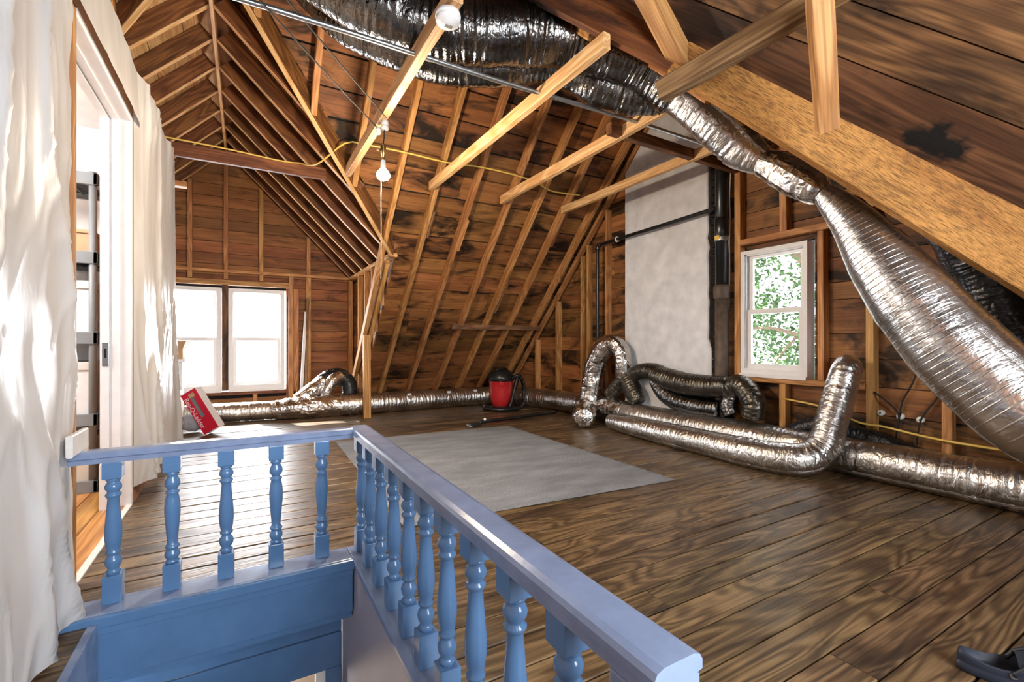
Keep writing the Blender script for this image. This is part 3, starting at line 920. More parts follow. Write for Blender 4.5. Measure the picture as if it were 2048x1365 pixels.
spots += [(0.475, yy, 0) for yy in (2.245, 2.067, 1.885, 1.700, 1.520, 1.350, 1.180, 1.000, 0.815, 0.635)]
for (bx, by, fl) in spots:
    o = bpy.data.objects.new('baluster', bal[fl])
    put(o, rail)
    o.matrix_basis = Matrix.Translation((bx, by, H0))
box('newel_post', 0.437, 0.517, 0.412, 0.492, -0.0, 0.549, M['blue2'], rail, 0.004)

# ---- rug
bm = bmesh.new()
bmesh.ops.create_grid(bm, x_segments=40, y_segments=48, size=1.0)
vs = []
q4 = [V((0.74, 2.44, 0)), V((2.685, 2.31, 0)), V((2.685, 4.77, 0)), V((0.775, 4.86, 0))]
top = []
for v in bm.verts:
    a, b = (v.co.x + 1) / 2, (v.co.y + 1) / 2
    p = q4[0] * (1 - a) * (1 - b) + q4[1] * a * (1 - b) + q4[2] * a * b + q4[3] * (1 - a) * b
    edge = min(a, b, 1 - a, 1 - b)
    top.append((p.x, p.y, 0.008 + 0.002 * noise.noise(p * 2.3) if edge > 0.004 else 0.0025))
fs = [tuple(v.index for v in f.verts) for f in bm.faces]
bm.free()
rug = tag(mesh('area_rug', top, fs, M['carpet'], None, None, True), 'grey low-pile carpet remnant lying on the plank floor', 'rug')

# ---- timbers
ties = [('pale collar tie nearest the dormer with the hanging light bulb', (0.868, 4.71, 2.60), (0.868, 2.03, 2.60), 0.055, 0.10),
        ('pale collar tie second from the dormer, right of the hanging bulb', (1.715, 4.72, 2.60), (1.715, 1.95, 2.60), 0.05, 0.09),
        ('pale collar tie third from the dormer, notched over a short crosspiece', (2.575, 4.72, 2.585), (2.575, 1.98, 2.60), 0.05, 0.095),
        ('pale collar tie nearest the chimney, ending behind the hanging duct', (3.44, 4.72, 2.59), (3.44, 2.05, 2.60), 0.05, 0.085)]
for lb, a, b, w, h in ties:
    tag(beam('collar_tie', a, b, w, h, M['tie'], None, seg=6, rough=0.003), lb, 'beam', 'collar ties')
tag(beam('dormer_tie', (-0.66, 5.21, 2.69), (0.735, 5.21, 2.69), 0.05, 0.12, M['redbeam'], None), 'dark red-brown tie beam crossing the dormer with a yellow cable on it', 'beam')
tag(beam('crosspiece', (2.44, 2.745, 2.60), (4.06, 2.78, 2.60), 0.06, 0.085, M['redbeam'], None), 'dark crosspiece resting between collar ties in front of the chimney', 'beam')
vb = beam('valley_beam', (3.62, 0.13, 0.58), (1.985, 1.765, 2.452), 0.06, 0.37, M['hewn'], None, seg=14, rough=0.0022, h1=0.195, oz=0.0)
tag(vb, 'heavy rough-sawn orange valley beam crossing the upper right corner', 'beam')
tag(beam('valley_rafter', (2.06, 1.70, 2.40), (1.05, 2.70, 3.385), 0.06, 0.165, M['redbeam2'], None, seg=4, rough=0.002), 'dark red-brown valley rafter continuing above the heavy beam', 'beam')
tag(beam('jack_rafter', (2.02, 1.72, 2.46), (1.10, 1.70, 3.38), 0.085, 0.12, M['rafter'], None, up=(1, 0, 1), seg=4, rough=0.003), 'short steep jack rafter meeting the valley rafter at the top', 'beam')
tag(beam('square_tie', (1.835, 1.665, 2.215), (2.04, 0.78, 2.345), 0.085, 0.10, M['grey'], None, seg=6, rough=0.004, ch=0.012), 'weathered brown square timber with a blunt end over the heavy beam', 'beam')
tag(beam('prop_post', (2.17, 1.06, 1.915), (1.865, 0.94, 2.305), 0.075, 0.085, M['rafter'], None, up=(-0.6, -0.6, -0.5), seg=5, rough=0.002, oz=-0.04), 'short pale prop standing in a notch of the heavy beam', 'post')
tag(beam('floor_post', (1.378, 6.19, 0.0), (1.372, 6.19, 1.08), 0.085, 0.09, M['rafter'], None, up=(0, 1, 0), seg=4, rough=0.002, oz=-0.04), 'short wooden post on the floor propping the rafter beside the dormer', 'post')
tag(beam('rafter_brace', (2.55, 6.155, 1.165), (4.05, 6.155, 1.165), 0.05, 0.075, M['grey'], None, up=(0, 0, 1), seg=5, rough=0.002), 'weathered horizontal brace nailed across the lower rafters', 'board')
tag(beam('loose_board', (0.72, 7.62, 0.0), (0.815, 7.80, 1.45), 0.045, 0.02, M['white'], None, up=(0, 1, 0)), 'white painted stick leaning on the dormer wall', 'board')
tag(beam('loose_board', (0.80, 7.66, 0.0), (0.838, 7.80, 1.66), 0.04, 0.02, M['grey'], None, up=(0, 1, 0)), 'grey stick with a nail at its top leaning on the dormer wall', 'board')
tag(beam('loose_board', (0.70, 7.66, 0.0), (0.65, 7.83, 0.62), 0.025, 0.02, M['rafter'], None, up=(0, 1, 0)), 'short thin stick leaning beside the right dormer window', 'board')
tag(beam('loose_board', (3.98, 4.86, 0.0), (4.03, 4.79, 0.98), 0.085, 0.02, M['tie'], None, up=(1, 0, 0)), 'pale board end standing behind the arched foil duct', 'board')

# ---- chimney
chim = thing('chimney', 'grey parged brick chimney rising against the gable wall', 'chimney', (4.12, 3.7, 0.0))
cy = []
N = 44
vs, fs = [], []
for k in range(N + 1):
    z = 4.1 * k / N
    ztop = z
    jl = 0.006 * noise.noise(V((z * 7, 1, 0))); jr = 0.02 * noise.noise(V((z * 9, 5, 0))) + (0.012 if z > 1.0 else -0.02)
    y1 = min(4.30 + jl, 7.44 - z)
    y0 = max(3.075 + jr + 0.02 * min(1, z / 2.5), z - 0.55)
    y1 = max(y1, y0 + 0.02)
    for yy in (y0, y0 + 0.012, (y0 + y1) / 2, y1 - 0.012, y1):
        xo = 4.075 + 0.004 * noise.noise(V((yy * 4, z * 4, 0))) + (0.012 if yy in (y0, y1) else 0)
        vs.append((xo, yy, z))
    vs += [(4.14, y1, z), (4.14, y0, z)]
for k in range(N):
    for i in range(6):
        a = k * 7 + i
        fs.append((a, a + 1, a + 8, a + 7))
    fs.append((k * 7 + 6, k * 7, k * 7 + 7, k * 7 + 13))
fs.append(tuple(range(N * 7, N * 7 + 7)))
mesh('plaster_body', vs, fs, M['plaster'], chim)
for z0 in [i * 0.075 for i in range(4, 38)]:
    box('edge_brick', 4.085, 4.138, 2.975 + R.uniform(0, .03), 3.082, z0, z0 + 0.062, M['dark'], chim)

# ---- pipes
vp = thing('vent_stack', 'black plastic vent pipe on an old iron stack beside the chimney', 'pipe', (4.0, 2.89, 0.0))
lathe('stack_pipe', [(.062, 0.0), (.062, 1.50)], M['iron'], vp, 20, (4.0, 2.89, 0))
lathe('hub', [(.062, 1.40), (.075, 1.42), (.077, 1.52), (.062, 1.545)], M['iron'], vp, 20, (4.0, 2.89, 0))
lathe('plastic_pipe', [(.060, 1.53), (.060, 3.50)], M['black'], vp, 20, (4.0, 2.89, 0))
lathe('coupling', [(.060, 2.0), (.068, 2.01), (.068, 2.18), (.060, 2.19)], M['black'], vp, 20, (4.0, 2.89, 0))
lathe('clamp_band', [(.063, 1.965), (.064, 1.97), (.064, 2.02), (.063, 2.025)], M['steel'], vp, 20, (4.0, 2.89, 0))
mesh('label', *boxg(3.932, 3.936, 2.87, 2.92, 1.975, 2.015), M['yellow'], vp)
wp = thing('waste_pipe', 'thin black pipe crossing the chimney and dropping to the floor', 'pipe', (3.985, 4.7, 0.0))
tube('run', [(3.985, 2.95, 2.295), (3.985, 3.6, 2.275), (3.985, 4.2, 2.26), (3.985, 4.66, 2.245)], 0.021, M['black'], wp, sides=12)
tube('drop', [(3.985, 4.7, 2.21), (3.985, 4.7, 1.6), (3.985, 4.7, 0.9), (3.985, 4.7, 0.02)], 0.021, M['black'], wp, sides=12)
tube('elbow', [(3.985, 4.64, 2.247), (3.985, 4.685, 2.24), (3.985, 4.7, 2.19)], 0.029, M['black'], wp, sides=12, step=0.012)
lathe('collar', [(.021, 0), (.034, 0), (.034, .018), (.021, .018)], M['offwhite'], wp, 14, (3.985, 4.325, 2.257), 'Y')
tag(tube('steel_conduit', [(-0.55, 2.60, 2.645), (0.5, 2.58, 2.645), (1.4, 2.59, 2.645), (2.6, 2.56, 2.645), (3.9, 2.60, 2.65)], 0.0145, M['steel'], None, sides=10, step=0.2), 'thin grey steel conduit running across the collar ties', 'conduit')
tag(tube('yellow_cable', [(-0.64, 5.175, 2.835), (-0.17, 5.175, 2.825), (0.3, 5.175, 2.80), (0.47, 5.15, 2.80), (0.60, 4.80, 2.70), (0.8, 4.50, 2.83), (0.95, 4.475, 2.845), (1.31, 4.45, 2.84), (1.8, 4.46, 2.83), (2.24, 4.45, 2.85), (2.82, 4.47, 2.83), (3.12, 4.52, 2.77), (3.55, 4.52, 2.785)], 0.008, M['yellow'], None, sides=8, step=0.06), 'yellow electric cable strung across the rear rafters', 'cable')
tag(tube('yellow_cable', [(4.045, 2.32, 0.50), (4.02, 2.26, 0.50), (4.0, 1.97, 0.47), (4.0, 1.72, 0.385), (4.02, 1.6, 0.38), (4.03, 1.39, 0.35), (4.03, 1.2, 0.335), (4.03, 0.9, 0.33)], 0.008, M['yellow'], None, sides=8, step=0.06), 'yellow electric cable stapled low along the gable studs', 'cable')
tag(tube('white_cable', [(4.05, 2.82, 2.75), (4.03, 2.83, 2.4), (4.045, 2.835, 2.2), (4.02, 2.825, 1.95), (4.045, 2.84, 1.7), (4.04, 2.845, 1.3)], 0.007, M['offwhite'], None, sides=6), 'thin white cable hanging beside the vent pipe', 'cable')
for (yk, zk, lb) in ((1.645, 0.462, 'white porcelain knob on the gable boards, nearest the stud'), (1.525, 0.452, 'white porcelain knob on the gable boards, middle of three'), (1.41, 0.444, 'white porcelain knob on the gable boards, nearest the hanging duct')):
    k = thing('porcelain_knob', lb, 'insulator', (4.149, yk, zk), 'porcelain knobs on the gable wall')
    lathe('body', [(.012, -.03), (.022, -.028), (.022, -.018), (.014, -.014), (.022, -.008), (.022, 0)], M['porcelain'], k, 14, (4.149, yk, zk), 'X')
    lathe('nail_head', [(.006, -.033), (.006, -.029)], M['cable'], k, 8, (4.149, yk, zk), 'X')
tag(tube('old_wire', [(4.06, 1.66, 0.62), (4.08, 1.58, 0.55), (4.11, 1.53, 0.475), (4.11, 1.53, 0.40), (4.12, 1.55, 0.28), (4.12, 1.56, 0.1)], 0.007, M['cable'], None, sides=6), 'black cloth-covered wire looping over the middle porcelain knob', 'cable')
tag(tube('old_wire', [(4.13, 1.38, 0.95), (4.12, 1.45, 0.70), (4.115, 1.51, 0.56), (4.115, 1.52, 0.46)], 0.006, M['cable'], None, sides=6), 'black cloth-covered wire slanting up from the middle knob', 'cable')
tag(tube('old_wire', [(4.13, 1.22, 0.80), (4.12, 1.33, 0.58), (4.115, 1.40, 0.45), (4.12, 1.43, 0.25), (4.12, 1.44, 0.08)], 0.006, M['cable'], None, sides=6), 'black cloth-covered wire passing the knob nearest the hanging duct', 'cable')
wrn = ('black knob-and-tube wire running to the bulb insulator, upper of two', 'black knob-and-tube wire running to the bulb insulator, lower of two')
for k, (a, b) in enumerate((((0.10, 2.40, 2.66), (0.875, 3.33, 2.60)), ((0.00, 2.46, 2.64), (0.85, 3.46, 2.565)))):
    tag(tube('old_wire', [a, tuple((V(a) + V(b)) / 2 - V((0, 0, .008))), b], 0.0045, M['cable'], None, sides=6, step=0.15), wrn[k], 'cable')

# ---- hanging bulb
hb = thing('hanging_bulb', 'lit bare light bulb hanging on a cord from the collar tie', 'light bulb', (0.868, 3.385, 2.10))
bx, by = 0.868, 3.385
lathe('insulator', [(.014, 2.645), (.014, 2.60), (.024, 2.598), (.026, 2.57), (.018, 2.565), (.026, 2.56), (.026, 2.535), (.012, 2.53)], M['porcelain'], hb, 14, (bx + .012, by, 0))
lathe('insulator', [(.020, 2.56), (.022, 2.535), (.014, 2.53), (.02, 2.52), (.01, 2.51)], M['porcelain'], hb, 14, (bx - .02, by + .05, 0))
tube('cord', [(bx + .008, by, 2.54), (bx + .006, by, 2.47), (bx, by, 2.42)], 0.004, M['cable'], hb, sides=6)
lathe('socket_shell', [(.008, 2.425), (.018, 2.41), (.021, 2.395), (.021, 2.35), (.014, 2.335), (.010, 2.31)], M['brass'], hb, 14, (bx, by, 0))
tube('socket_key', [(bx - .02, by, 2.375), (bx - .045, by, 2.38)], 0.006, M['brass'], hb, sides=6)
lathe('bulb_base', [(.008, 2.315), (.018, 2.305), (.018, 2.255), (.022, 2.245)], M['porcelain'], hb, 14, (bx, by, 0))
lathe('bulb_glass', [(.020, 2.248), (.034, 2.232), (.046, 2.212), (.048, 2.196), (.040, 2.176), (.02, 2.165), (.004, 2.162)], M['bulb'], hb, 18, (bx, by, 0))
tube('pull_string', [(bx - .012, by, 2.30), (bx - .016, by, 2.1), (bx - .014, by, 1.7), (bx - .016, by, 1.45)], 0.0022, M['offwhite'], hb, sides=6)
lamp('bulb_light', 'POINT', (bx, by, 2.12), 66.0, (1.0, 0.82, 0.60), shadow_soft_size=0.05)
sd = thing('smoke_detector', 'white round smoke detector fixed under the front end of a collar tie', 'smoke detector', (0.858, 2.13, 2.57))
lathe('mount', [(.058, 2.60), (.062, 2.585), (.062, 2.575)], M['white'], sd, 28, (0.858, 2.12, 0))
lathe('cover', [(.060, 2.578), (.060, 2.56), (.054, 2.548), (.040, 2.545), (.034, 2.535), (.012, 2.533)], M['white'], sd, 28, (0.858, 2.12, 0))
for a in range(7):
    box('slot', 0.842 + a * .0055, 0.845 + a * .0055, 2.108, 2.13, 2.5322, 2.5334, M['black'], sd)

# ---- plastic sheeting on the partition
def sheet(name, label, y0, y1, z0, z1, base, amp, seed, ragged=0.0, fine=1.0):
    ny = max(8, int((y1 - y0) / 0.0125)); nz = 110
    vs, fs = [], []
    def ridge(p):
        return 1.0 - abs(noise.noise(p)) * 2.0
    for j in range(nz + 1):
        for i in range(ny + 1):
            b = j / nz
            a = i / ny
            e0 = ragged * (noise.noise(V((b * 7, seed, 0))) + 0.5 * noise.noise(V((b * 17, seed, 5))))
            zt = z1 + 0.03 * noise.noise(V((a * 8, seed, 3)))
            z = z0 + (zt - z0) * b
            yy = y0 + (y1 + e0 - y0) * a
            w = V((yy * 2.2 * fine + 0.25 * z, z * 0.45, seed))
            f = 0.5 + 0.5 * noise.noise(w)                                             # broad billows
            c1 = max(0.0, ridge(V((yy * 3.2 * fine + 0.5 * math.sin(z * 1.1), z * 0.45, seed + 4)))) ** 5   # long sharp creases
            c2 = max(0.0, ridge(V((yy * 6.0 - z * 1.5, z * 2.0 + yy, seed + 8)))) ** 6     # short slanting creases
            lo = 1.0 + 0.7 * max(0.0, 1.0 - z)
            x = base + 0.010 + amp * lo * (0.8 * f + 0.8 * c1 + 0.16 * c2) + 0.02 * (1 - b)
            if y0 > 3 and a < 0.08:
                x = base + 0.002 + (x - base - 0.002) * (a / 0.08)
            if a > 0.93:
                x = base + 0.006 + (x - base - 0.006) * (0.35 + 0.65 * (1 - a) / 0.07)
            vs.append((x, yy, z))
    for j in range(nz):
        for i in range(ny):
            k = j * (ny + 1) + i
            fs.append((k, k + 1, k + ny + 2, k + ny + 1))
    return tag(mesh(name, vs, fs, M['sheet'], None, None, True), label, 'plastic sheet', 'plastic sheeting on the partition')
sheet('plastic_sheet', 'wrinkled milky plastic sheet hanging in front, left of the doorway', 0.6, 2.37, 0.02, 2.72, -0.598, 0.042, 3.1, 0.045)
sheet('plastic_sheet', 'wrinkled milky plastic sheet hanging on the wall right of the doorway', 3.645, 5.48, 0.10, 2.70, -0.598, 0.035, 9.4, 0.05, 1.2)
sheet('plastic_sheet', 'narrow milky plastic sheet stretched above the doorway head', 2.42, 3.74, 2.352, 2.70, -0.598, 0.006, 5.5, 0.0)
tag(beam('painted_board', (-0.528, 2.16, 0.592), (-0.528, 2.345, 0.592), 0.02, 0.078, M['offwhite'], None), 'short white painted board end beside the doorway above the handrail', 'board')

# ---- ducts
def duct(label, pts, r, mat, name='flexible_duct', group='foil flexible ducts', **kw):
    kw = dict(dict(sides=28, step=0.018, rn=0.035, nf=7.0, coil=0.003), **kw)
    if mat == 'foil_c':
        kw.update(step=0.03, sides=20)
    elif mat in ('foil', 'foil_d', 'foil_o', 'foil_k'):
        kw.update(step=0.0085, sides=32, pinch=0.05 if mat == 'foil' else 0.07)
        kw.setdefault('close', 0.0)
    o = tag(tube(name, pts, r, M[mat], None, **kw), label, 'duct', group)
    if mat == 'foil_c':
        facet(o)
    return o
def facet(o):
    o.data.polygons.foreach_set('use_smooth', [False] * len(o.data.polygons))
    return o
duct('straight silver foil duct lying on the floor under the dormer windows', [(-0.62, 6.74, .12), (-0.3, 6.71, .12), (0.1, 6.68, .12), (0.40, 6.64, .12)], 0.115, 'foil', rn=0.03)
boot = thing('duct_junction', 'crumpled silver foil junction on the floor beside the bent black duct', 'duct', (0.6, 6.6, 0.0))
facet(tube('body', [(0.28, 6.60, .11), (0.36, 6.58, .125), (0.6, 6.56, .14), (0.9, 6.54, .14), (1.15, 6.53, .14)], [.10, .125, .138, .14, .136], M['foil_c'], boot, sides=22, step=0.03, rn=0.10, nf=9.0, close=0.05))
facet(tube('takeoff', [(0.62, 6.68, .2), (0.80, 6.72, .34), (0.95, 6.75, .44)], [.12, .115, .11], M['foil_c'], boot, sides=20, step=0.03, rn=0.09, nf=9))
facet(tube('branch', [(0.93, 6.64, .22), (0.97, 6.64, .36), (1.04, 6.66, .47), (1.13, 6.70, .50)], [.085, .08, .085, .09], M['foil_c'], boot, sides=18, step=0.03, rn=0.06, nf=9))
duct('short bent black duct standing on the foil junction by the dormer', [(0.78, 6.80, .28), (0.90, 6.82, .42), (1.03, 6.82, .50), (1.16, 6.80, .50), (1.25, 6.76, .40), (1.26, 6.73, .26)], [.105, .11, .115, .115, .11, .10], 'foil_k', group='black ducts', rn=0.02)
duct('long silver foil duct on the floor below the rear rafters', [(1.1, 6.53, .14), (1.5, 6.52, .14), (2.1, 6.54, .14), (2.7, 6.56, .14), (3.15, 6.54, .14), (3.52, 6.36, .145), (3.74, 5.95, .15), (3.84, 5.5, .16), (3.89, 5.0, .165), (3.91, 4.65, .16)], 0.138, 'foil')
rear_duct = [o for o in C.objects if o.get('label', '').startswith('long silver foil duct on the floor')][0]
for lx in (2.02, 2.62, 3.05):
    lm = Matrix.Rotation(math.radians(48), 4, 'X'); lm.translation = (lx, 6.54 - 0.105, 0.14 + 0.102)
    g = boxg(-.028, .028, -.018, .018, -.002, .0015)
    lo = mesh('sticker', g[0], g[1], M['white'], rear_duct, lm)
tag(facet(tube('duct_sleeve', [(3.90, 5.02, .165), (3.905, 4.7, .165), (3.91, 4.4, .155), (3.915, 4.12, .15)], [.142, .15, .148, .14], M['foil_c'], None, sides=22, step=0.028, rn=0.08, nf=9.0)), 'crumpled brownish foil sleeve joining the ducts at the foot of the arch', 'duct', 'foil flexible ducts')
duct('thick silver foil duct running along the gable wall to the front', [(3.915, 4.2, .145), (3.915, 3.6, .14), (3.915, 2.9, .14), (3.915, 2.2, .14), (3.915, 1.5, .14), (3.91, 0.9, .14), (3.90, 0.2, .14)], 0.137, 'foil')
duct('silver foil duct on the floor bending up to the gable wall', [(3.57, 4.02, .10), (3.53, 3.6, .108), (3.50, 3.1, .11), (3.49, 2.6, .11), (3.47, 2.25, .112), (3.50, 2.02, .118), (3.59, 1.88, .14), (3.69, 1.82, .24), (3.76, 1.80, .42), (3.84, 1.785, .62), (3.90, 1.77, .78), (3.97, 1.76, .82)], [.07, .105, .11, .112, .115, .118, .118, .11, .106, .104, .10, .095], 'foil', close=0.06)
duct('stubby crumpled foil duct end resting on the floorboards', [(3.72, 4.58, .15), (3.55, 4.42, .13), (3.42, 4.28, .13), (3.32, 4.16, .125)], [.11, .128, .135, .12], 'foil_c', rn=0.12, nf=10.0, close=0.07)
duct('crumpled silver foil duct arching up beside the chimney', [(3.83, 4.66, .22), (3.83, 4.63, .42), (3.84, 4.58, .65), (3.85, 4.47, .86), (3.87, 4.32, .97), (3.90, 4.19, .90), (3.91, 4.15, .76), (3.91, 4.15, .56)], [.14, .138, .135, .128, .115, .105, .10, .09], 'foil_c', rn=0.11, nf=8.0)
bk = 'dark ducts below the chimney'
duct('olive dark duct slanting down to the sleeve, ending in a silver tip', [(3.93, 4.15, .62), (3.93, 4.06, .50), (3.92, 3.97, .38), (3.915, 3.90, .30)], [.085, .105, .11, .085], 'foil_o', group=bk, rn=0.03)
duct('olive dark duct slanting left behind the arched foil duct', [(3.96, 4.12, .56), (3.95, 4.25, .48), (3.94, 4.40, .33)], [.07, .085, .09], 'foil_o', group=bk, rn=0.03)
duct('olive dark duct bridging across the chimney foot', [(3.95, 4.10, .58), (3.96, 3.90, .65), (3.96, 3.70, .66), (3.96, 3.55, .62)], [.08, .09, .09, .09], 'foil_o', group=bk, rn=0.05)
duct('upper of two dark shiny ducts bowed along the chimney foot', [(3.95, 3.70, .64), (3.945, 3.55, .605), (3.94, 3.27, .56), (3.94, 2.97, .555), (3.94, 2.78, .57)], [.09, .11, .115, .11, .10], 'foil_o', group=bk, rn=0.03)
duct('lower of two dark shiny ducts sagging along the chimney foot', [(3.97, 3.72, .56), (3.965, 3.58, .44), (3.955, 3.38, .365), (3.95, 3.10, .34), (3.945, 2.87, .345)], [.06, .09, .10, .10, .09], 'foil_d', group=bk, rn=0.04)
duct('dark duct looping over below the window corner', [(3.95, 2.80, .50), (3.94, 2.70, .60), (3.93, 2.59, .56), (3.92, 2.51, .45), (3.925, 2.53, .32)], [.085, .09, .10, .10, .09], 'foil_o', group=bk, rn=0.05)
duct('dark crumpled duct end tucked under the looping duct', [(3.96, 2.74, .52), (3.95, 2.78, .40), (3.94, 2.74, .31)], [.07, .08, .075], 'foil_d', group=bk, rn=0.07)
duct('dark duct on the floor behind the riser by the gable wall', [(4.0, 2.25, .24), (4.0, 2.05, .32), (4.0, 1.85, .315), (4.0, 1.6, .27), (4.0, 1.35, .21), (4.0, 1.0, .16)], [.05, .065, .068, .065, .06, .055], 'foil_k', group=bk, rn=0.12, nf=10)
# overhead
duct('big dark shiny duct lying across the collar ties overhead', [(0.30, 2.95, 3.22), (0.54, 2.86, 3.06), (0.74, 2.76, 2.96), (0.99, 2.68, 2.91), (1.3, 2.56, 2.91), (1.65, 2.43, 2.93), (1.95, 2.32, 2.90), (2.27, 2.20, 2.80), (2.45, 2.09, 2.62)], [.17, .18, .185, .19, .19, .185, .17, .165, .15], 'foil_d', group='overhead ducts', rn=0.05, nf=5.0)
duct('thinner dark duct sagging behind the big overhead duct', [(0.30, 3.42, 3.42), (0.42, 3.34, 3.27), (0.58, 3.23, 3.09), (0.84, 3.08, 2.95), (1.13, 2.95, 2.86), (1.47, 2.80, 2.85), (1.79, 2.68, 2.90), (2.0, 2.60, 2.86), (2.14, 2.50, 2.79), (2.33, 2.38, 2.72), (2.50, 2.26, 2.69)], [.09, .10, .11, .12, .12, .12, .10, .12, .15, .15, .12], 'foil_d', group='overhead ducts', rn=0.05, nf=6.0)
duct('silver duct section dropping behind the heavy beam', [(2.36, 2.20, 2.72), (2.50, 2.03, 2.54), (2.62, 1.91, 2.36), (2.72, 1.81, 2.20), (2.78, 1.70, 2.09)], [.11, .13, .135, .12, .07], 'foil', group='overhead ducts', rn=0.04)
duct('crumpled silver foil tape wrap at the neck of the hanging duct', [(2.76, 1.72, 2.10), (2.79, 1.62, 2.03), (2.80, 1.52, 1.94), (2.80, 1.44, 1.87), (2.80, 1.39, 1.82)], [.075, .10, .105, .09, .06], 'foil_c', name='tape_wrap', group='overhead ducts', rn=0.10, nf=10)
hang = duct('large silver foil duct hanging down at the right edge', [(2.801, 1.389, 1.833), (2.832, 1.255, 1.64), (2.846, 1.134, 1.421), (2.858, 1.0, 1.193), (2.872, 0.864, 0.983), (2.884, 0.733, 0.815), (2.899, 0.613, 0.684), (3.006, 0.493, 0.576), (3.15, 0.33, 0.45), (3.3, 0.1, 0.35)], [.055, .105, .15, .178, .188, .188, .185, .18, .17, .15], 'foil_s', group='overhead ducts', rn=0.022, nf=5.0, coil=0.004)
duct('black duct in the dark corner behind the hanging duct', [(3.55, 1.25, 1.95), (3.64, 1.10, 1.72), (3.77, 1.0, 1.46), (3.84, 0.90, 1.12), (3.85, 0.78, 0.78), (3.86, 0.66, 0.45), (3.87, 0.5, 0.3)], [.10, .14, .17, .18, .18, .17, .15], 'foil_k', group='black ducts', rn=0.04)
tag(tube('torn_insulation', [(2.87, 1.40, 1.85), (2.97, 1.27, 1.64), (3.05, 1.13, 1.38), (3.08, 1.02, 1.16)], [.04, .10, .12, .07], M['batt'], None, sides=16, step=0.03, rn=0.22, nf=11), 'torn brown insulation showing behind the neck of the hanging duct', 'insulation')

# ---- wet and dry vacuum
vx, vy = 3.27, 6.02
vac = thing('vacuum_cleaner', 'red shop vacuum with black lid and hose on the floor', 'vacuum', (vx, vy, 0))
lathe('tank', [(.10, .035), (.125, .05), (.15, .14), (.168, .28), (.176, .40), (.182, .405), (.182, .42)], M['red'], vac, 32, (vx, vy, 0))
lathe('lid', [(.186, .415), (.192, .43), (.192, .47), (.178, .50), (.16, .545), (.13, .57), (.05, .585)], M['black'], vac, 32, (vx, vy, 0))
lathe('base', [(.15, .012), (.155, .02), (.15, .045), (.11, .055)], M['black'], vac, 24, (vx, vy, 0))
for a in (-2.35, -0.4, 1.2, 2.9):
    lathe('caster', [(.012, -.012), (.022, -.008), (.022, .008), (.012, .012)], M['black'], vac, 12, (vx + .15 * math.cos(a), vy + .15 * math.sin(a), .022), 'X')
lt = mesh('latch', *boxg(vx - .105, vx - .05, vy - .178, vy - .155, .36, .43, .004), M['red'], vac)
mesh('latch_clip', *boxg(vx - .098, vx - .057, vy - .182, vy - .165, .41, .46, .004), M['black'], vac)
tube('handle', [(vx - .10, vy - .03, .56), (vx - .05, vy - .04, .60), (vx + .05, vy - .04, .60), (vx + .10, vy - .03, .56)], .014, M['black'], vac, sides=10)
hz = [(vx + .10, vy - .13, .44), (vx + .17, vy - .20, .50), (vx + .27, vy - .16, .42), (vx + .33, vy - .10, .26), (vx + .30, vy - .14, .11), (vx + .16, vy - .24, .035), (vx - .05, vy - .28, .032), (vx - .22, vy - .20, .032), (vx - .27, vy - .03, .035), (vx - .22, vy + .10, .04)]
tube('hose', hz, .029, M['black'], vac, sides=14, step=.012, coil=0.07)
tube('hose_wand', [(vx + .17, vy - .20, .49), (vx + .10, vy - .23, .30), (vx + .02, vy - .27, .12), (vx - .02, vy - .28, .06)], [.028, .030, .024, .020], M['black'], vac, sides=14)
wd = thing('vacuum_wand', 'black vacuum extension tube with floor nozzle lying by the rug', 'vacuum wand', (2.4, 4.93, 0))
tube('pipe', [(2.38, 4.925, .045), (2.95, 5.06, .035), (3.70, 5.235, .028)], .022, M['black'], wd, sides=14)
mesh('nozzle', *boxg(2.24, 2.38, 4.86, 4.95, .010, .045, .008), M['black'], wd)
mesh('nozzle_lip', *boxg(2.235, 2.26, 4.84, 4.965, .010, .030, .004), M['steel'], wd)
lathe('clip', [(.008, -.012), (.016, -.01), (.016, .01), (.008, .012)], M['white'], wd, 12, (2.46, 4.93, .072), 'X')

# ---- red carton
bxr = thing('ladder_box', 'tilted red and white printed carton lying by the plastic sheet', 'box', (-0.39, 5.87, 0.0))
A = V((-0.375, 5.90, 0.004))                       # lowest corner
ru = V((0.89, -0.45, 0.0)).normalized()
L = (ru * -0.50 + V((0, 0, 1)) * 0.84).normalized()   # long axis, leaning left
Wd = (ru * 0.84 + V((0, 0, 1)) * 0.50).normalized()   # across the printed face
Dp = L.cross(Wd)
if Dp.y < 0:
    Dp = -Dp
def bp(l, w, d):
    return tuple(A + L * l + Wd * w + Dp * d)
def bbox(l0, l1, w0, w1, d0, d1):
    vs = [bp(l, w, d) for l in (l0, l1) for w in (w0, w1) for d in (d0, d1)]
    return vs, [(0, 1, 3, 2), (4, 6, 7, 5), (0, 4, 5, 1), (2, 3, 7, 6), (0, 2, 6, 4), (1, 5, 7, 3)]
bl, bw, bd = 0.48, 0.17, 0.12
mesh('printed_front', *join(bbox(0, bl, 0, 0.070, 0, .004), bbox(0, 0.17, .070, bw, 0, .004), bbox(.17, bl, .112, bw, 0, .004), bbox(bl - .06, bl, .07, .112, 0, .004)), M['redcard'], bxr)
mesh('carton', *join(bbox(0, bl, bw - .003, bw, .004, bd), bbox(0, bl, 0, .003, .004, bd), bbox(0, bl, 0, bw, bd - .003, bd), bbox(0, .003, 0, bw, .004, bd), bbox(bl - .003, bl, 0, bw, .004, bd)), M['white'], bxr)
mesh('inner_card', *bbox(.17, bl - .06, .065, .118, .012, .03), M['grplast'], bxr)
mesh('flap', *bbox(bl - .075, bl - .03, .075, .135, -.006, -.002), M['card'], bxr)
fc = bpy.data.curves.new('print', 'FONT')
fc.body = 'Res-Q-Ladder'
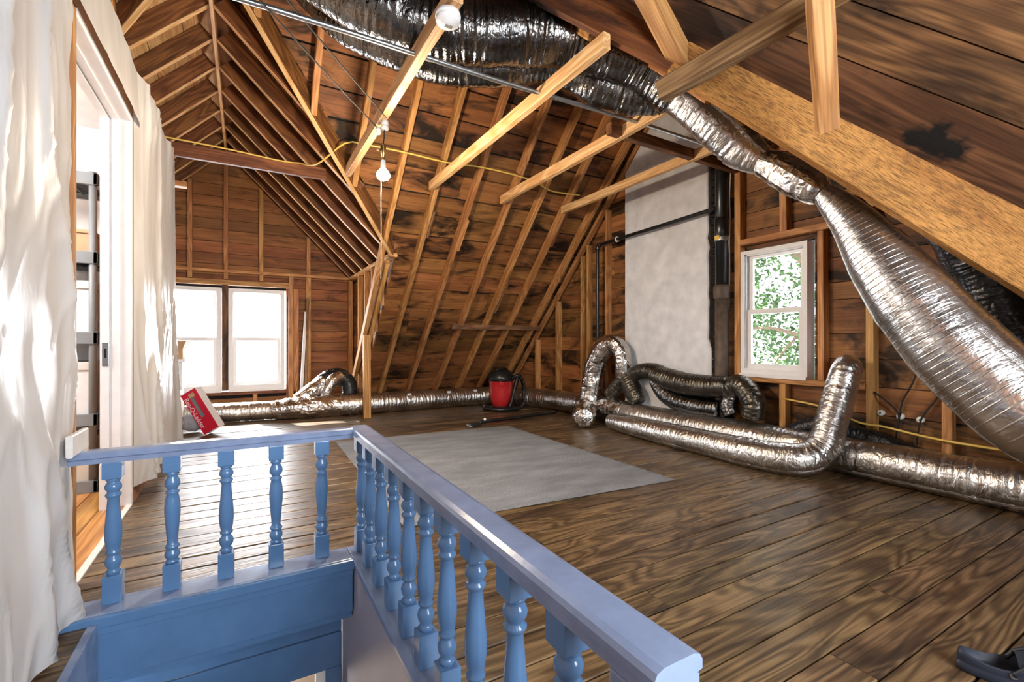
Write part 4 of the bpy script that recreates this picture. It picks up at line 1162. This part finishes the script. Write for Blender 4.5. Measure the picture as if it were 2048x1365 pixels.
fc.size = 0.066
fc.extrude = 0.0006
fo = bpy.data.objects.new('lettering_curve', fc)
C.objects.link(fo)
bpy.context.view_layer.update()
tme = bpy.data.meshes.new_from_object(fo.evaluated_get(bpy.context.evaluated_depsgraph_get()))
bpy.data.objects.remove(fo)
tme.materials.clear(); tme.materials.append(M['white'])
to = bpy.data.objects.new('lettering', tme)
put(to, bxr)
tw = max(v.co.x for v in tme.vertices)
mt = Matrix((-L * (0.36 / tw) , Wd, -Dp)).transposed().to_4x4()
mt.translation = V(bp(0.425, 0.012, -0.0012))
to.matrix_basis = mt
# ---- boxes and sack half hidden behind the partition
cb = thing('cardboard_box', 'open brown cardboard box on top of the stack by the window', 'box', (-0.74, 6.45, 0.80))
mesh('body', *boxg(-0.95, -0.60, 6.30, 6.62, 0.80, 0.93, .003), M['card'], cb)
plank('flap', (-0.60, 6.30, .92), (-0.60, 6.62, .92), (-0.545, 6.62, 1.0), (-0.545, 6.30, 1.0), (1, 0, -0.5), .004, M['card'], cb)
plank('flap', (-0.95, 6.30, .92), (-0.60, 6.30, .92), (-0.56, 6.27, 1.0), (-0.95, 6.27, 1.0), (0, -1, 0), .004, M['card'], cb)
wb = thing('white_carton', 'white carton in the middle of the stack by the window', 'box', (-0.78, 6.45, 0.46))
mesh('body', *boxg(-0.98, -0.60, 6.28, 6.64, 0.46, 0.77, .003), M['white'], wb)
mesh('lid', *boxg(-1.0, -0.575, 6.25, 6.67, 0.765, 0.80, .003), M['white'], wb)
tag(mesh('storage_tub', *boxg(-1.0, -0.62, 6.26, 6.66, 0.0, 0.455, .02), M['cream'], None), 'cream tub at the bottom of the stack by the window', 'box')
sv, sf, su = tubeg([(-0.60, 6.20, .09), (-0.52, 6.16, .11), (-0.44, 6.13, .09), (-0.39, 6.12, .07)], [.06, .10, .09, .05], 18, .02, .15, 9.0, True, .05)
tag(mesh('cloth_sack', sv, sf, M['sack'], None, None, True), 'crumpled grey sack on the floor behind the red carton', 'bag')

# ---- clog at the right front corner
cl = thing('rubber_clog', 'navy foam clog on the floorboards at the right front edge', 'shoe', (1.94, 0.44, 0))
hd = V((0.40, -0.92, 0)).normalized(); sd_ = V((-hd.y, hd.x, 0))
O = V((1.895, 0.562, 0.0))
def outline(a, k=1.0):
    l = 0.135 - 0.135 * math.cos(a)
    s = l / 0.27
    w = (0.034 + 0.016 * math.sin(min(1, s * 1.25) * math.pi * 0.62)) * abs(math.sin(a)) ** 0.62
    w = w if math.sin(a) >= 0 else -w
    c = V((0.135, 0, 0))
    p = V((l, w, 0))
    return c + (p - c) * k, s
NS = 40
def rim(s):
    return 0.062 - 0.012 * math.sin(min(1, s / 0.5) * math.pi) if s < 0.5 else 0.062 + 0.02 * math.sin((s - .5) / .5 * math.pi * .9) - 0.03 * max(0, s - .75) / .25
levels = [(0.93, lambda s: 0.0), (0.985, lambda s: 0.006), (1.0, lambda s: 0.022), (0.975, lambda s: 0.026), (0.97, lambda s: 0.032), (0.985, lambda s: 0.036), (0.955, lambda s: rim(s) - .006), (0.94, rim), (0.905, rim), (0.86, lambda s: 0.028), (0.5, lambda s: 0.025)]
vs, fs = [], []
for (k, zf) in levels:
    for q in range(NS):
        p, s = outline(2 * math.pi * q / NS, k)
        w = O + hd * p.x + sd_ * p.y
        vs.append((w.x, w.y, zf(s)))
for k in range(len(levels) - 1):
    for q in range(NS):
        j = (q + 1) % NS
        fs.append((k * NS + q, k * NS + j, (k + 1) * NS + j, (k + 1) * NS + q))
fs.append(tuple(range(NS - 1, -1, -1))); fs.append(tuple(range((len(levels) - 1) * NS, len(levels) * NS)))
mesh('body', vs, fs, M['navy'], cl, None, True)
vs, fs = [], []
for i in range(13):
    s = 0.47 + 0.52 * i / 12
    a = math.acos(1 - 2 * s)
    p, _ = outline(a, 0.95)
    for j in range(13):
        b = math.pi * j / 12
        w = O + hd * p.x + sd_ * (p.y * math.cos(b))
        vs.append((w.x, w.y, rim(s) - .004 + 0.032 * math.sin(b) * (1 - ((i - 3) / 10) ** 2 if i > 3 else 1)))
for i in range(12):
    for j in range(12):
        k = i * 13 + j
        fs.append((k, k + 1, k + 14, k + 13))
mesh('vamp', vs, fs, M['navy'], cl, None, True)
for sg in (1, -1):
    p, _ = outline(sg * math.acos(1 - 2 * 0.43), 0.99)
    w = O + hd * p.x + sd_ * p.y
    n = sd_ * sg
    m = n.to_track_quat('Z', 'Y').to_matrix().to_4x4(); m.translation = w + V((0, 0, .044))
    g = latheg([(.0085, -.004), (.0085, .002), (.006, .0035), (.002, .0035)], 14)
    mesh('rivet', [tuple(m @ V(v)) for v in g[0]], g[1], M['steel'], cl)
pa, _ = outline(math.acos(1 - 2 * 0.43), 1.0); pb, _ = outline(-math.acos(1 - 2 * 0.43), 1.0)
qa = O + hd * pa.x + sd_ * pa.y + V((0, 0, .046)); qb = O + hd * pb.x + sd_ * pb.y + V((0, 0, .046))
tube('strap', [tuple(qa), tuple(qa + hd * .03 + V((0, 0, .035))), tuple((qa + qb) / 2 + hd * .07 + V((0, 0, .065))), tuple(qb + hd * .03 + V((0, 0, .035))), tuple(qb)], .0075, M['navy'], cl, sides=8, step=.01)

# ---- shelving in the side room
sh = thing('shelf_unit', 'grey plastic shelving unit seen through the doorway', 'shelf', (-1.2, 4.25, 0))
for px_, py_ in ((-0.875, 4.06), (-1.65, 4.06), (-0.875, 4.46), (-1.65, 4.46)):
    lathe('post', [(.022, 0.0), (.022, 2.12)], M['grplast'], sh, 14, (px_, py_, 0))
for zz in (0.05, 0.49, 1.03, 1.56, 2.08):
    s = mesh('shelf', *join(boxg(-1.68, -0.845, 4.03, 4.055, zz - .05, zz + .03, .004), boxg(-1.68, -0.845, 4.465, 4.49, zz - .05, zz + .03, .004), boxg(-1.68, -1.655, 4.03, 4.49, zz - .05, zz + .03, .004), boxg(-0.87, -0.845, 4.03, 4.49, zz - .05, zz + .03, .004)), M['grplast'], sh)
    g = [boxg(-1.66, -0.865, 4.06 + k * .04, 4.072 + k * .04, zz - .02, zz) for k in range(10)] + [boxg(-1.66 + k * .08, -1.648 + k * .08, 4.05, 4.47, zz - .022, zz - .004) for k in range(10)]
    mesh('grid', *join(*g), M['dkplast'], s)
for zz, h, mt_, lb in ((0.055, .30, 'cream', 'cream bin on the lowest shelf of the grey shelving'), (0.50, .36, 'white', 'white box on the second shelf of the grey shelving'), (1.04, .36, 'white', 'white box on the middle shelf of the grey shelving'), (1.57, .17, 'card', 'tan box on the upper shelf of the grey shelving')):
    bo = thing('storage_box', lb, 'box', (-1.2, 4.26, zz), 'boxes on the shelving')
    mesh('body', *boxg(-1.5, -0.885, 4.08, 4.44, zz, zz + h * .85, .01), M[mt_], bo)
    mesh('lid', *boxg(-1.515, -0.875, 4.07, 4.45, zz + h * .85, zz + h, .006), M['offwhite'] if mt_ != 'card' else M['card'], bo)

# ---- tree outside the gable window
tree = thing('tree', 'green leafy tree with a thick slanting branch outside the gable window', 'tree', (10.2, 4.6, -4.0))
tube('trunk', [(10.6, 3.0, -4.0), (10.4, 3.3, -1.0), (9.6, 4.2, 1.6), (8.9, 4.95, 2.75), (8.6, 5.8, 3.3), (8.5, 7.0, 3.7)], [.35, .3, .2, .13, .10, .05], M['bark'], tree, sides=14, rn=0.08, step=.1)
tube('branch', [(9.2, 4.6, 2.3), (9.0, 4.7, 3.4), (8.9, 4.5, 4.4)], [.10, .08, .04], M['bark'], tree, sides=10, rn=.08, step=.1)
tube('branch', [(9.9, 3.9, 0.9), (9.2, 4.6, 1.0), (8.8, 5.3, 1.25), (8.7, 6.0, 1.2)], [.05, .04, .03, .015], M['bark'], tree, sides=8, rn=.08, step=.1)
tube('branch', [(9.0, 4.9, 1.1), (8.8, 5.2, 0.6), (8.8, 5.4, 0.1)], [.025, .02, .01], M['bark'], tree, sides=8, step=.1)
vs, fs = [], []
RL = random.Random(5)
for c in range(760):
    cx, cy_, cz = RL.uniform(8.3, 11.5), RL.uniform(2.2, 8.2), RL.uniform(-2.2, 5.2)
    if noise.noise(V((cx * .9, cy_ * .9, cz * .9))) < -0.2:
        continue
    for k in range(46):
        p = V((RL.gauss(cx, .20), RL.gauss(cy_, .22), RL.gauss(cz, .17)))
        s = RL.uniform(.035, .075)
        d = V((RL.uniform(-1, 1), RL.uniform(-1, 1), RL.uniform(-.8, .4))).normalized()
        n = d.cross(V((RL.uniform(-1, 1), RL.uniform(-1, 1), RL.uniform(-1, 1)))).normalized()
        u = d * s; w = n * s * .55
        i = len(vs)
        vs += [tuple(p - u), tuple(p + w), tuple(p + u), tuple(p - w)]
        fs.append((i, i + 1, i + 2, i + 3))
lv = mesh('foliage', vs, fs, M['leaf'], tree)
lv['kind'] = 'stuff'
